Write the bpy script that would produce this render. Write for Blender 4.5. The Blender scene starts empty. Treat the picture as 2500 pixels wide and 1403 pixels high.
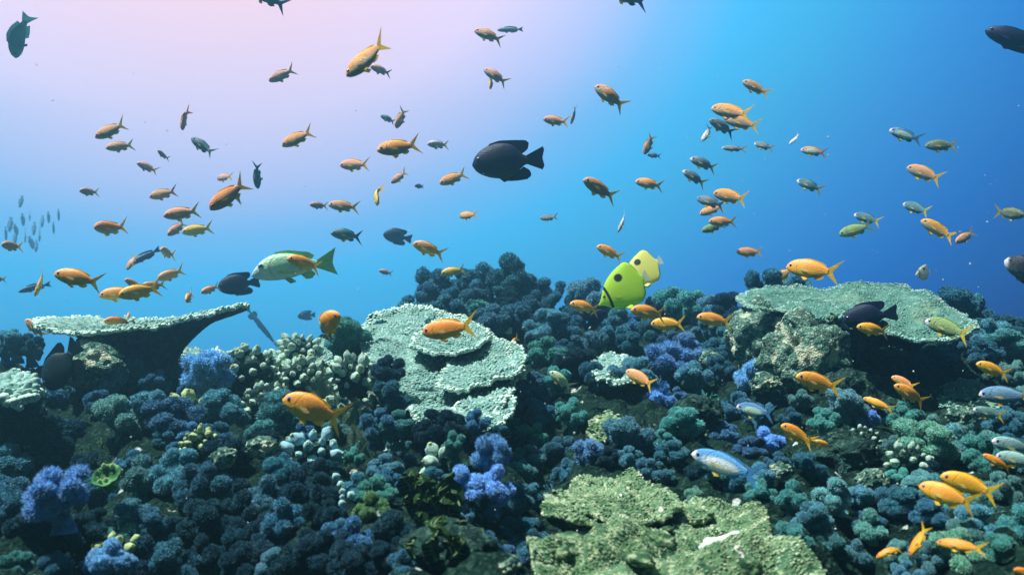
import bpy, bmesh, math, random
import numpy as np
from mathutils import Vector, Matrix

# ------------------------------------------------------------------ camera, water light, sun, exposure
SC = bpy.context.scene
COL = SC.collection
FPX, CX, CY = 2165.0, 1250.0, 701.5            # focal length and centre of the 2500 px photograph

cam_data = bpy.data.cameras.new("camera")
cam_data.sensor_width = 36.0
cam_data.lens = 36.0 * FPX / 2500.0
cam_data.clip_start, cam_data.clip_end = 0.02, 200.0
cam = bpy.data.objects.new("camera", cam_data)
COL.objects.link(cam)
cam.location = (0, 0, 0)
cam.rotation_euler = (math.radians(90), 0, 0)
SC.camera = cam
cam_data.dof.use_dof = True
cam_data.dof.focus_distance = 2.2
cam_data.dof.aperture_fstop = 7.0

def lin(h, k=1.0):
    v = [int(h[i:i + 2], 16) / 255.0 for i in (0, 2, 4)]
    return tuple(k * (c / 12.92 if c <= 0.04045 else ((c + 0.055) / 1.055) ** 2.4) for c in v)

TO_SUN = Vector((-0.38, 0.0, 0.92)).normalized()
SUN_EL = math.asin(TO_SUN.z)
SUN_ROT = math.atan2(TO_SUN.x, TO_SUN.y)

world = bpy.data.worlds.new("World")
SC.world = world
world.use_nodes = True
wn, wl = world.node_tree.nodes, world.node_tree.links
wn.clear()
def wmath(op, a=None, b=None):
    n = wn.new("ShaderNodeMath"); n.operation = op
    for i, v in enumerate((a, b)):
        if v is None: continue
        if isinstance(v, (int, float)): n.inputs[i].default_value = v
        else: wl.new(v, n.inputs[i])
    return n.outputs[0]
tc = wn.new("ShaderNodeTexCoord")
sep = wn.new("ShaderNodeSeparateXYZ"); wl.new(tc.outputs["Generated"], sep.inputs[0])
az = wmath("ARCTAN2", sep.outputs[0], sep.outputs[1])
el = wmath("ARCSINE", sep.outputs[2])
GLOW_AZ, GLOW_EL = -0.345, 0.394               # where the surface light comes through the water
da = wmath("SUBTRACT", az, GLOW_AZ)
de = wmath("MULTIPLY", wmath("SUBTRACT", el, GLOW_EL), 1.6)
dist = wmath("SQRT", wmath("ADD", wmath("MULTIPLY", da, da), wmath("MULTIPLY", de, de)))
ramp = wn.new("ShaderNodeValToRGB")
wl.new(wmath("DIVIDE", dist, 2.5), ramp.inputs[0])
STOPS = [(0.10, (0.5377, 0.3198, 0.344), 1.0), (0.22, (0.4982, 0.3276, 0.4039), 1.0), (0.34, (0.4587, 0.3418, 0.4602), 1.0), (0.46, (0.2779, 0.2918, 0.4626), 1.0), (0.54, (0.1058, 0.2616, 0.4728), 1.0),
         (0.62, (0.0281, 0.2649, 0.4828), 1.0), (0.70, (0.023, 0.2244, 0.4057), 1.0), (0.82, (0.0162, 0.1379, 0.3609), 1.0), (0.95, (0.0034, 0.0665, 0.2844), 1.0), (1.12, (0.002, 0.0081, 0.1047), 1.0),
         (1.5, (0.0022, 0.0164, 0.0532), 1.0), (2.2, (0.0007, 0.0022, 0.0055), 1.0)]
cr = ramp.color_ramp
cr.interpolation = "LINEAR"
cr.elements[0].position = STOPS[0][0] / 2.5; cr.elements[0].color = STOPS[0][1] + (1,)
cr.elements[1].position = STOPS[-1][0] / 2.5; cr.elements[1].color = STOPS[-1][1] + (1,)
for t, h, k in STOPS[1:-1]:
    e = cr.elements.new(t / 2.5); e.color = h + (1,)
bg_water = wn.new("ShaderNodeBackground"); wl.new(ramp.outputs[0], bg_water.inputs[0])
bg_water.inputs[1].default_value = 1.26
sky = wn.new("ShaderNodeTexSky"); sky.sky_type = "NISHITA"; sky.sun_disc = False
sky.sun_elevation = SUN_EL; sky.sun_rotation = SUN_ROT
bg_sky = wn.new("ShaderNodeBackground"); wl.new(sky.outputs[0], bg_sky.inputs[0])
bg_sky.inputs[1].default_value = 0.02
mr = wn.new("ShaderNodeMapRange"); mr.interpolation_type = "SMOOTHSTEP"
wl.new(el, mr.inputs[0]); mr.inputs[1].default_value = 0.72; mr.inputs[2].default_value = 0.95
mixw = wn.new("ShaderNodeMixShader")
wl.new(mr.outputs[0], mixw.inputs[0]); wl.new(bg_water.outputs[0], mixw.inputs[1]); wl.new(bg_sky.outputs[0], mixw.inputs[2])
wout = wn.new("ShaderNodeOutputWorld"); wl.new(mixw.outputs[0], wout.inputs[0])

sun_data = bpy.data.lights.new("sun", "SUN")
sun_data.energy = 5.0
sun_data.angle = math.radians(0.6)
sun_data.color = (1.0, 0.97, 0.88)
sun = bpy.data.objects.new("sun", sun_data)
COL.objects.link(sun)
sun.rotation_euler = TO_SUN.to_track_quat("Z", "Y").to_euler()

SC.view_settings.view_transform = "Standard"
SC.view_settings.look = "None"
SC.view_settings.exposure = 1.0
SC.view_settings.gamma = 1.0
SC.cycles.use_denoising = True
SC.cycles.max_bounces = 5
SC.cycles.diffuse_bounces = 2
SC.cycles.glossy_bounces = 2
SC.cycles.transmission_bounces = 2
SC.cycles.transparent_max_bounces = 8
SC.cycles.volume_bounces = 0

# ------------------------------------------------------------------ helpers
rng = np.random.default_rng(11)
random.seed(11)

def at(px, py, Y):
    return Vector(((px - CX) / FPX * Y, Y, -(py - CY) / FPX * Y))

def _hash(i, j, k, seed):
    n = (i * 374761393 + j * 668265263 + k * 1274126177 + seed * 974711) & 0xFFFFFFFF
    n = ((n ^ (n >> 13)) * 1103515245) & 0xFFFFFFFF
    n = (n ^ (n >> 16)) & 0xFFFFFFFF
    return n / 4294967295.0

def vnoise(p, seed=0):
    """value noise in -1..1 at points p (n,3)"""
    p = np.asarray(p, float)
    i = np.floor(p).astype(np.int64); f = p - i
    f = f * f * (3 - 2 * f)
    out = 0
    for a in (0, 1):
        for b in (0, 1):
            for c in (0, 1):
                w = (f[:, 0] if a else 1 - f[:, 0]) * (f[:, 1] if b else 1 - f[:, 1]) * (f[:, 2] if c else 1 - f[:, 2])
                out = out + w * _hash(i[:, 0] + a, i[:, 1] + b, i[:, 2] + c, seed)
    return out * 2 - 1

def fbm(p, oct=4, seed=0, gain=0.5):
    p = np.asarray(p, float); s = 0; a = 1.0
    for o in range(oct):
        s = s + a * vnoise(p * (2.03 ** o) + 17.3 * o, seed + o); a *= gain
    return s

class MB:
    """collects vertices and faces, builds ONE mesh object"""
    def __init__(self):
        self.v = []; self.n = 0; self.faces = []
    def add(self, V, F, mat=0, smooth=True):
        V = np.asarray(V, np.float32).reshape(-1, 3)
        F = np.asarray(F, np.int64)
        self.v.append(V); self.faces.append((F + self.n, mat, smooth)); self.n += len(V)
        return self
    def mesh(self, name, mats):
        me = bpy.data.meshes.new(name)
        V = np.concatenate(self.v)
        me.vertices.add(len(V)); me.vertices.foreach_set("co", V.ravel())
        idx = np.concatenate([F.ravel() for F, _, _ in self.faces]).astype(np.int32)
        sizes = np.concatenate([np.full(len(F), F.shape[1]) for F, _, _ in self.faces]).astype(np.int32)
        starts = np.concatenate([[0], np.cumsum(sizes)[:-1]]).astype(np.int32)
        me.loops.add(len(idx)); me.loops.foreach_set("vertex_index", idx)
        me.polygons.add(len(sizes))
        me.polygons.foreach_set("loop_start", starts)
        me.polygons.foreach_set("material_index", np.concatenate([np.full(len(F), m) for F, m, _ in self.faces]).astype(np.int32))
        me.polygons.foreach_set("use_smooth", np.concatenate([np.full(len(F), s) for F, _, s in self.faces]).astype(bool))
        for m in (mats if isinstance(mats, (list, tuple)) else [mats]): me.materials.append(m)
        me.update(calc_edges=True); me.validate()
        return me
    def build(self, name, mats, parent=None):
        return link(name, self.mesh(name, mats), parent)

def link(name, data, parent=None):
    o = bpy.data.objects.new(name, data)
    COL.objects.link(o)
    if parent is not None: o.parent = parent
    return o

def tag(o, label=None, cat=None, group=None, kind=None):
    if label: o["label"] = label
    if cat: o["category"] = cat
    if group: o["group"] = group
    if kind: o["kind"] = kind
    return o

def copy_tree(o, parent=None):
    c = o.copy(); COL.objects.link(c)
    if parent is not None: c.parent = parent
    for ch in list(o.children): copy_tree(ch, c)
    return c

def paint(o, color):
    """the pigment of one copy (read by Object Info > Color in its materials)"""
    o.color = tuple(color) + (1.0,)
    for ch in o.children: paint(ch, color)

def rings(R, close=True):
    """quads joining consecutive rings of equal length (R rings x N points)"""
    m, n = R
    F = []
    a = np.arange(n if close else n - 1); b = (a + 1) % n
    for i in range(m - 1):
        F.append(np.stack([i * n + a, i * n + b, (i + 1) * n + b, (i + 1) * n + a], 1))
    return np.concatenate(F)

def ico(sub):
    bm = bmesh.new(); bmesh.ops.create_icosphere(bm, subdivisions=sub, radius=1.0)
    V = np.array([v.co[:] for v in bm.verts]); F = np.array([[v.index for v in f.verts] for f in bm.faces])
    bm.free(); return V, F
ICO = {s: ico(s) for s in (1, 2, 3, 4, 5)}

def tube(P, R, n=10, cap=True):
    """tapered tube along points P with radii R"""
    P = np.asarray(P, float); m = len(P)
    T = np.gradient(P, axis=0); T /= np.linalg.norm(T, axis=1)[:, None] + 1e-9
    ref = np.array([0.13, 0.97, 0.21])
    A = np.cross(T, ref); A /= np.linalg.norm(A, axis=1)[:, None] + 1e-9
    B = np.cross(T, A)
    th = np.linspace(0, 2 * np.pi, n, endpoint=False)
    V = P[:, None] + np.asarray(R)[:, None, None] * (np.cos(th)[None, :, None] * A[:, None] + np.sin(th)[None, :, None] * B[:, None])
    return V.reshape(-1, 3), rings((m, n))

def lathe(prof, n=16):
    prof = np.asarray(prof, float)
    th = np.linspace(0, 2 * np.pi, n, endpoint=False)
    V = np.stack([prof[:, 0, None] * np.cos(th), prof[:, 0, None] * np.sin(th), np.repeat(prof[:, 1, None], n, 1)], 2)
    return V.reshape(-1, 3), rings((len(prof), n))

def fib(n):
    i = np.arange(n) + 0.5
    ph = np.arccos(1 - 2 * i / n); th = np.pi * (1 + 5 ** 0.5) * i
    return np.stack([np.cos(th) * np.sin(ph), np.sin(th) * np.sin(ph), np.cos(ph)], 1)

def spikes(P, N, length, width, r, sides=3, lean=0.35):
    """small pointed tufts at points P along normals N"""
    k = len(P)
    N = N + r.normal(0, lean, (k, 3)); N /= np.linalg.norm(N, axis=1)[:, None]
    A = np.cross(N, r.normal(0, 1, (k, 3))); A /= np.linalg.norm(A, axis=1)[:, None] + 1e-9
    B = np.cross(N, A)
    L = (length * r.uniform(0.65, 1.3, k))[:, None]; W = (width * r.uniform(0.7, 1.3, k))[:, None]
    V = []
    for s in range(sides):
        a = 2 * math.pi * s / sides
        V.append(P - N * L * 0.15 + W * (math.cos(a) * A + math.sin(a) * B))
    V.append(P + N * L)
    V = np.stack(V, 1).reshape(-1, 3)
    base = np.arange(k)[:, None] * (sides + 1)
    F = np.concatenate([base + np.array([[s, (s + 1) % sides, sides]]) for s in range(sides)])
    return V, F

def domes(P, N, rad, h, r, sides=6, outward=None):
    """small blunt bumps (coral cups) at points P"""
    k = len(P)
    N = N / (np.linalg.norm(N, axis=1)[:, None] + 1e-9)
    A = np.cross(N, r.normal(0, 1, (k, 3))); A /= np.linalg.norm(A, axis=1)[:, None] + 1e-9
    B = np.cross(N, A)
    s = r.uniform(0.6, 1.35, k)[:, None]
    rad = np.asarray(rad).reshape(-1, 1) * s; h = np.asarray(h).reshape(-1, 1) * s * r.uniform(0.7, 1.3, k)[:, None]
    V = []
    lean = r.normal(0, 0.25, (k, 3))
    if outward is not None: lean = lean * 0.8 + outward * 0.75
    for f, z in ((1.05, -0.25), (0.85, 0.45), (0.5, 0.9)):
        for q in range(sides):
            a = 2 * math.pi * q / sides
            V.append(P + N * h * z + lean * h * max(z, 0) + rad * f * (math.cos(a) * A + math.sin(a) * B))
    V.append(P + N * h * 0.98 + lean * h)
    V = np.stack(V, 1).reshape(-1, 3); m = 3 * sides + 1
    base = np.arange(k)[:, None] * m
    Q = []; T = []
    for i in range(2):
        for q in range(sides):
            q2 = (q + 1) % sides
            Q.append(base + np.array([[i * sides + q, i * sides + q2, (i + 1) * sides + q2, (i + 1) * sides + q]]))
    for q in range(sides):
        T.append(base + np.array([[2 * sides + q, 2 * sides + (q + 1) % sides, 3 * sides]]))
    return V, np.concatenate(Q), np.concatenate(T)

# ------------------------------------------------------------------ materials
def new_mat(name):
    m = bpy.data.materials.new(name); m.use_nodes = True
    nt = m.node_tree; nt.nodes.clear()
    out = nt.nodes.new("ShaderNodeOutputMaterial")
    return m, nt, out

class N:
    """tiny node-building shorthand"""
    def __init__(self, nt): self.nt = nt
    def node(self, t, **kw):
        n = self.nt.nodes.new(t)
        for k, v in kw.items(): setattr(n, k, v)
        return n
    def put(self, sock, v):
        if v is None: return
        if hasattr(v, "is_output"): self.nt.links.new(v, sock)
        else:
            if isinstance(v, tuple) and len(v) == 3 and sock.type == "RGBA": v = v + (1.0,)
            sock.default_value = v
    def math(self, op, a, b=None, c=None, clamp=False):
        n = self.node("ShaderNodeMath", operation=op); n.use_clamp = clamp
        for i, v in enumerate((a, b, c)): self.put(n.inputs[i], v)
        return n.outputs[0]
    def mix(self, f, a, b, mode="MIX"):
        n = self.node("ShaderNodeMix", data_type="RGBA", blend_type=mode)
        self.put(n.inputs[0], f); self.put(n.inputs[6], a); self.put(n.inputs[7], b)
        return n.outputs[2]
    def step(self, v, lo, hi, a=0.0, b=1.0):
        n = self.node("ShaderNodeMapRange"); n.interpolation_type = "SMOOTHSTEP"
        self.put(n.inputs[0], v)
        for i, x in enumerate((lo, hi, a, b)): n.inputs[i + 1].default_value = x
        return n.outputs[0]
    def noise(self, co, scale, detail=4, rough=0.55):
        n = self.node("ShaderNodeTexNoise"); self.put(n.inputs["Vector"], co)
        n.inputs["Scale"].default_value = scale; n.inputs["Detail"].default_value = detail; n.inputs["Roughness"].default_value = rough
        return n.outputs[0]
    def vor(self, co, scale, feature="F1", out=0):
        n = self.node("ShaderNodeTexVoronoi", feature=feature); self.put(n.inputs["Vector"], co)
        n.inputs["Scale"].default_value = scale
        return n.outputs[out]
    def bump(self, h, strength=0.5, d=0.01):
        n = self.node("ShaderNodeBump"); self.put(n.inputs["Height"], h)
        n.inputs["Strength"].default_value = strength; n.inputs["Distance"].default_value = d
        return n.outputs[0]
    def bsdf(self, color, rough=0.7, normal=None, spec=0.3):
        n = self.node("ShaderNodeBsdfPrincipled"); self.put(n.inputs["Base Color"], color)
        self.put(n.inputs["Roughness"], rough); self.put(n.inputs["Specular IOR Level"], spec)
        if normal is not None: self.put(n.inputs["Normal"], normal)
        return n.outputs[0]
    def obj(self): return self.node("ShaderNodeTexCoord").outputs["Object"]
    def pos(self): return self.node("ShaderNodeNewGeometry").outputs["Position"]
    def info(self): return self.node("ShaderNodeObjectInfo")
    def xyz(self, v):
        n = self.node("ShaderNodeSeparateXYZ"); self.put(n.inputs[0], v); return n.outputs

MATS = {}
def mat_surface(name, dark, mid, light, scale, bump=0.6, dist=0.008, spots=None, use_world=False, patch=None, rough=0.85):
    """mottled reef surface: three pigments by noise, optional pale encrusting spots, bump"""
    m, nt, out = new_mat(name); g = N(nt)
    co = g.pos() if use_world else g.obj()
    a = g.noise(co, scale, 5); b = g.noise(co, scale * 3.7, 4)
    c = g.mix(g.step(a, 0.38, 0.56), dark, mid)
    c = g.mix(g.step(b, 0.50, 0.66), c, light)
    if patch:
        c = g.mix(g.step(g.noise(co, scale * 0.6 + 1.3, 3), 0.56, 0.64), c, patch)
    if spots:
        c = g.mix(g.step(g.noise(co, scale * 1.1, 2), 0.67, 0.72), c, spots)
    h = g.math("ADD", g.noise(co, scale * 4, 6, 0.65), g.math("MULTIPLY", g.vor(co, scale * 7), 0.5))
    nt.links.new(g.bsdf(c, rough, g.bump(h, bump, dist), 0.03), out.inputs[0])
    MATS[name] = m; return m

def mat_tinted(name, gain_lo, gain_hi, scale, translucent=0.0, bump=0.4, bscale=40, dist=0.01, rough=0.8, tips=None):
    """surface whose pigment is the object's own colour, varied by noise"""
    m, nt, out = new_mat(name); g = N(nt)
    inf = g.info(); co = g.obj()
    n1 = g.noise(co, scale, 4)
    k = g.math("ADD", g.math("MULTIPLY", g.step(n1, 0.3, 0.7), gain_hi - gain_lo), gain_lo)
    mul = g.node("ShaderNodeVectorMath", operation="SCALE"); nt.links.new(inf.outputs["Color"], mul.inputs[0]); nt.links.new(k, mul.inputs[3])
    nrm = g.bump(g.noise(co, bscale, 4), bump, dist) if bump else None
    col = mul.outputs[0]
    if tips:
        gm = g.node("ShaderNodeGamma"); nt.links.new(inf.outputs["Color"], gm.inputs[0]); gm.inputs[1].default_value = 0.56
        col = g.mix(g.step(g.noise(co, scale * 2.2, 3), 0.3, 0.7, tips[0], tips[1]), col, gm.outputs[0])
    s = g.bsdf(col, rough, nrm, 0.03)
    if translucent:
        t = g.node("ShaderNodeBsdfTranslucent"); nt.links.new(col, t.inputs[0])
        mx = g.node("ShaderNodeMixShader"); mx.inputs[0].default_value = translucent
        nt.links.new(s, mx.inputs[1]); nt.links.new(t.outputs[0], mx.inputs[2]); s = mx.outputs[0]
    nt.links.new(s, out.inputs[0]); MATS[name] = m; return m

mat_tinted("coral_flesh", 0.55, 1.1, 6, 0.0, 0.6, 45, 0.012)
mat_tinted("coral_polyp", 1.0, 1.45, 5, 0.40, 0.0, tips=(0.12, 0.85))
mat_tinted("coral_stalk", 0.35, 0.8, 8, 0.0, 0.5, 30, 0.02)
mat_surface("seabed", (0.003, 0.011, 0.010), (0.007, 0.024, 0.019), (0.022, 0.055, 0.04), 24.0, 0.9, 0.010, spots=(0.42, 0.50, 0.46), use_world=True)
mat_surface("rock_pale", (0.025, 0.075, 0.060), (0.09, 0.19, 0.15), (0.36, 0.50, 0.39), 30.0, 0.9, 0.010, patch=(0.52, 0.58, 0.42))
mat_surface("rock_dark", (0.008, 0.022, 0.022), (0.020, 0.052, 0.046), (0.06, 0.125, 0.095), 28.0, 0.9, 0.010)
mat_surface("plate_mint", (0.082, 0.189, 0.168), (0.131, 0.265, 0.237), (0.205, 0.361, 0.327), 14.0, 0.35, 0.004, patch=(0.07, 0.18, 0.16))
mat_surface("plate_mint_tip", (0.156, 0.302, 0.271), (0.23, 0.395, 0.357), (0.385, 0.55, 0.507), 20.0, 0.2, 0.003)
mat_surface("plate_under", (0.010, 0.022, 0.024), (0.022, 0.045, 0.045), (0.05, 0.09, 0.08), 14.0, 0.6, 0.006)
mat_surface("plate_green", (0.04, 0.12, 0.10), (0.07, 0.17, 0.14), (0.11, 0.23, 0.19), 12.0, 0.4, 0.004, patch=(0.13, 0.22, 0.16))
mat_surface("plate_green_tip", (0.06, 0.16, 0.135), (0.10, 0.22, 0.185), (0.22, 0.40, 0.33), 18.0, 0.2, 0.003)
mat_surface("plate_olive", (0.026, 0.07, 0.037), (0.104, 0.196, 0.102), (0.296, 0.371, 0.224), 26.0, 0.9, 0.006, patch=(0.06, 0.15, 0.085), spots=(0.80, 0.80, 0.74))
mat_surface("plate_olive_tip", (0.067, 0.147, 0.075), (0.178, 0.273, 0.156), (0.414, 0.476, 0.32), 18.0, 0.3, 0.003)
mat_surface("plate_rim", (0.36, 0.55, 0.47), (0.46, 0.65, 0.56), (0.62, 0.78, 0.70), 20.0, 0.2, 0.003)

# ------------------------------------------------------------------ fish: pigments
def mat_skin(name, belly=None, belly_mix=0.6, face=None, back=None, patch=None, scale_bump=0.35, rough=0.42, z0=-0.12, z1=0.06, spec=0.4):
    m, nt, out = new_mat(name); g = N(nt)
    co = g.obj(); x, y, z = g.xyz(co)
    c = g.info().outputs["Color"]
    nz = g.noise(co, 9.0, 3)
    if back: c = g.mix(g.step(z, 0.04, 0.13), c, back)
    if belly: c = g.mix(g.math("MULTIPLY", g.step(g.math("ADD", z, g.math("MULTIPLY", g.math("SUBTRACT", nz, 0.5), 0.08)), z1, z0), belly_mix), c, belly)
    if patch: 
        dx = g.math("MULTIPLY", g.math("SUBTRACT", x, 0.10), 3.2); dz = g.math("MULTIPLY", g.math("ADD", z, 0.02), 9.0)
        d = g.math("ADD", g.math("MULTIPLY", dx, dx), g.math("MULTIPLY", dz, dz))
        c = g.mix(g.step(d, 0.95, 0.25), c, patch)
    if face: c = g.mix(g.step(g.math("SUBTRACT", x, g.math("MULTIPLY", z, 0.5)), 0.38, 0.46), c, face)
    # streak from the eye to the pectoral fin and rows of scales: pigment of the skin itself
    sc = g.node("ShaderNodeMapping"); sc.inputs["Scale"].default_value = (1.0, 0.25, 1.25); nt.links.new(co, sc.inputs[0])
    cell = g.vor(sc.outputs[0], 52.0)
    c = g.mix(g.step(cell, 0.25, 0.75, 0.0, 0.18), c, g.mix(1.0, c, (0.45, 0.45, 0.45), "MULTIPLY"))
    gill = g.math("ABSOLUTE", g.math("SUBTRACT", g.math("ADD", x, g.math("MULTIPLY", g.math("MULTIPLY", z, z), 4.0)), 0.285))
    gl = g.math("MULTIPLY", g.step(gill, 0.014, 0.002), 0.45)
    c = g.mix(gl, c, g.mix(1.0, c, (0.3, 0.3, 0.3), "MULTIPLY"))
    h = g.math("SUBTRACT", g.math("MULTIPLY", cell, -1.0), gl)
    nt.links.new(g.bsdf(c, rough, g.bump(h, scale_bump, 0.01), spec), out.inputs[0])
    MATS[name] = m

def mat_fin(name, tint=None, tint_mix=0.0, see=0.12, trans=0.5):
    m, nt, out = new_mat(name); g = N(nt)
    co = g.obj()
    c = g.info().outputs["Color"]
    if tint: c = g.mix(tint_mix, c, tint)
    w = g.node("ShaderNodeTexNoise"); mp = g.node("ShaderNodeMapping"); mp.inputs["Scale"].default_value = (14.0, 14.0, 60.0)
    nt.links.new(co, mp.inputs[0]); nt.links.new(mp.outputs[0], w.inputs[0]); w.inputs["Scale"].default_value = 1.0
    c = g.mix(g.step(w.outputs[0], 0.35, 0.65, 0.0, 0.45), c, g.mix(1.0, c, (0.55, 0.55, 0.55), "MULTIPLY"))
    d = g.bsdf(c, 0.5, None, 0.3)
    t = g.node("ShaderNodeBsdfTranslucent"); nt.links.new(c, t.inputs[0])
    mx = g.node("ShaderNodeMixShader"); mx.inputs[0].default_value = trans
    nt.links.new(d, mx.inputs[1]); nt.links.new(t.outputs[0], mx.inputs[2])
    tr = g.node("ShaderNodeBsdfTransparent")
    mx2 = g.node("ShaderNodeMixShader"); mx2.inputs[0].default_value = see
    nt.links.new(mx.outputs[0], mx2.inputs[1]); nt.links.new(tr.outputs[0], mx2.inputs[2])
    nt.links.new(mx2.outputs[0], out.inputs[0]); MATS[name] = m

def mat_plain(name, col, rough=0.5, spec=0.4):
    m, nt, out = new_mat(name); g = N(nt)
    k = g.mix(g.step(g.noise(g.obj(), 25.0, 3), 0.35, 0.65, 0.0, 0.35), col, tuple(0.55 * c for c in col))
    nt.links.new(g.bsdf(k, rough, None, spec), out.inputs[0]); MATS[name] = m

mat_skin("skin_orange", belly=(0.22, 0.38, 0.36), belly_mix=0.75, z0=-0.08, z1=0.05)  # teal-grey belly: the blue shade on the underside is put into the colour
mat_skin("skin_vivid", belly=(0.80, 0.62, 0.05), belly_mix=0.65, scale_bump=0.18)
mat_skin("skin_pale_face", belly=(0.20, 0.28, 0.26), belly_mix=0.4, face=(0.75, 0.72, 0.78))  # pale face; the snout's glint of reflected light is painted in too
mat_skin("skin_patch", patch=(0.50, 0.80, 0.72), face=(0.70, 0.68, 0.80))
mat_skin("skin_white_patch", patch=(0.80, 0.88, 0.92), face=(0.75, 0.76, 0.85))
mat_skin("skin_dark", spec=0.22, scale_bump=0.22, rough=0.5, z0=-0.3, z1=0.2)
mat_skin("skin_snapper", belly=(0.55, 0.72, 0.62), belly_mix=0.7, face=(0.45, 0.62, 0.68), scale_bump=0.3)
mat_skin("skin_plain", belly=(0.30, 0.40, 0.42), belly_mix=0.35)
mat_fin("fin_yellow", (0.95, 0.74, 0.05), 0.80, see=0.10, trans=0.5)
mat_fin("fin_pale", (0.85, 0.80, 0.35), 0.75, see=0.10)
mat_fin("fin_same", None, 0.0, see=0.06, trans=0.35)
mat_fin("fin_dark", None, 0.0, see=0.0, trans=0.1)
mat_fin("fin_clear", (0.75, 0.85, 0.9), 0.8, see=0.45)
mat_plain("pupil", (0.006, 0.006, 0.02), 0.15, 0.6)
mat_plain("iris_violet", (0.22, 0.12, 0.55), 0.25, 0.6)
mat_plain("iris_pale", (0.45, 0.55, 0.60), 0.25, 0.6)
mat_plain("iris_dark", (0.05, 0.06, 0.10), 0.25, 0.6)

# butterflyfish: yellow with a black dorsal spot, black band through the face and a black rear margin
def mat_butterfly():
    m, nt, out = new_mat("skin_butterfly"); g = N(nt)
    co = g.obj(); x, y, z = g.xyz(co)
    c = g.info().outputs["Color"]
    wv = g.math("ADD", z, g.math("MULTIPLY", x, 0.5))
    row = g.math("SINE", g.math("MULTIPLY", wv, 150.0)); col_ = g.math("SINE", g.math("MULTIPLY", g.math("SUBTRACT", x, g.math("MULTIPLY", z, 0.3)), 150.0))
    dots = g.step(g.math("MULTIPLY", row, col_), 0.0, 0.7, 0.0, 0.38)
    c = g.mix(dots, c, g.mix(1.0, c, (0.55, 0.62, 0.3), "MULTIPLY"))
    dx = g.math("SUBTRACT", x, -0.02); dz = g.math("SUBTRACT", z, 0.20)
    d = g.math("SQRT", g.math("ADD", g.math("MULTIPLY", dx, dx), g.math("MULTIPLY", dz, dz)))
    c = g.mix(g.step(d, 0.085, 0.060), c, (0.008, 0.012, 0.02))
    edge = g.math("ABSOLUTE", g.math("SUBTRACT", g.math("SUBTRACT", x, g.math("MULTIPLY", g.math("MULTIPLY", z, z), 0.5)), 0.27))
    c = g.mix(g.step(edge, 0.030, 0.016), c, (0.01, 0.015, 0.02))
    h = g.math("ADD", g.vor(co, 60.0), dots)
    tl = g.node("ShaderNodeBsdfTranslucent"); nt.links.new(c, tl.inputs[0]); mx = g.node("ShaderNodeMixShader"); mx.inputs[0].default_value = 0.5
    nt.links.new(g.bsdf(c, 0.5, g.bump(h, 0.2, 0.01), 0.3), mx.inputs[1]); nt.links.new(tl.outputs[0], mx.inputs[2]); nt.links.new(mx.outputs[0], out.inputs[0]); MATS["skin_butterfly"] = m
mat_butterfly()

# ------------------------------------------------------------------ fish: shapes (unit length along x, snout at +0.5, tail tip at -0.5)
def bend_pts(V, b):
    """swing the hind part of the fish sideways along an arc of curvature b"""
    if abs(b) < 1e-6: return V
    V = np.array(V, float)
    s = 0.16 - V[:, 0]; y = V[:, 1].copy()
    m = s > 0
    th = b * s[m]
    V[m, 0] = 0.16 - (np.sin(th) / b) + y[m] * np.sin(th) * 1.0
    V[m, 1] = (1 - np.cos(th)) / b + y[m] * np.cos(th)
    return V

def fish_body(top, bot, wid, n=30, k=20, power=1.0):
    t = np.linspace(0, 1, n) ** 1.0
    x0, x1 = top[0][0], top[-1][0]
    u = 0.5 - 0.5 * np.cos(np.pi * t)                          # denser at snout and tail root
    x = x0 + (x1 - x0) * (0.55 * u + 0.45 * t)
    def ev(P):
        P = np.array(P)[::-1]
        xs, ys = P[:, 0], P[:, 1]
        d = np.gradient(ys, xs)                                 # smooth cubic Hermite through the profile
        i = np.clip(np.searchsorted(xs, x) - 1, 0, len(xs) - 2)
        h = xs[i + 1] - xs[i]; s = np.clip((x - xs[i]) / h, 0, 1)
        return (2*s**3-3*s**2+1)*ys[i] + (s**3-2*s**2+s)*h*d[i] + (-2*s**3+3*s**2)*ys[i+1] + (s**3-s**2)*h*d[i+1]
    zt, zb, w = ev(top), ev(bot), np.maximum(ev(wid), 0.002)
    zc, hz = (zt + zb) / 2, np.maximum((zt - zb) / 2, 0.002)
    th = np.linspace(0, 2 * np.pi, k, endpoint=False)
    cy = np.sign(np.cos(th)) * np.abs(np.cos(th)) ** 0.9
    V = np.stack([np.repeat(x[:, None], k, 1), w[:, None] * cy[None], zc[:, None] + hz[:, None] * np.sin(th)[None]], 2).reshape(-1, 3)
    V = np.concatenate([V, [[x[0] + 0.004, 0, zc[0]], [x[-1], 0, zc[-1]]]])
    a = np.arange(k); b = (a + 1) % k
    caps = np.concatenate([np.stack([b, a, np.full(k, n * k)], 1), np.stack([(n - 1) * k + a, (n - 1) * k + b, np.full(k, n * k + 1)], 1)])
    return V, rings((n, k)), caps

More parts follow.
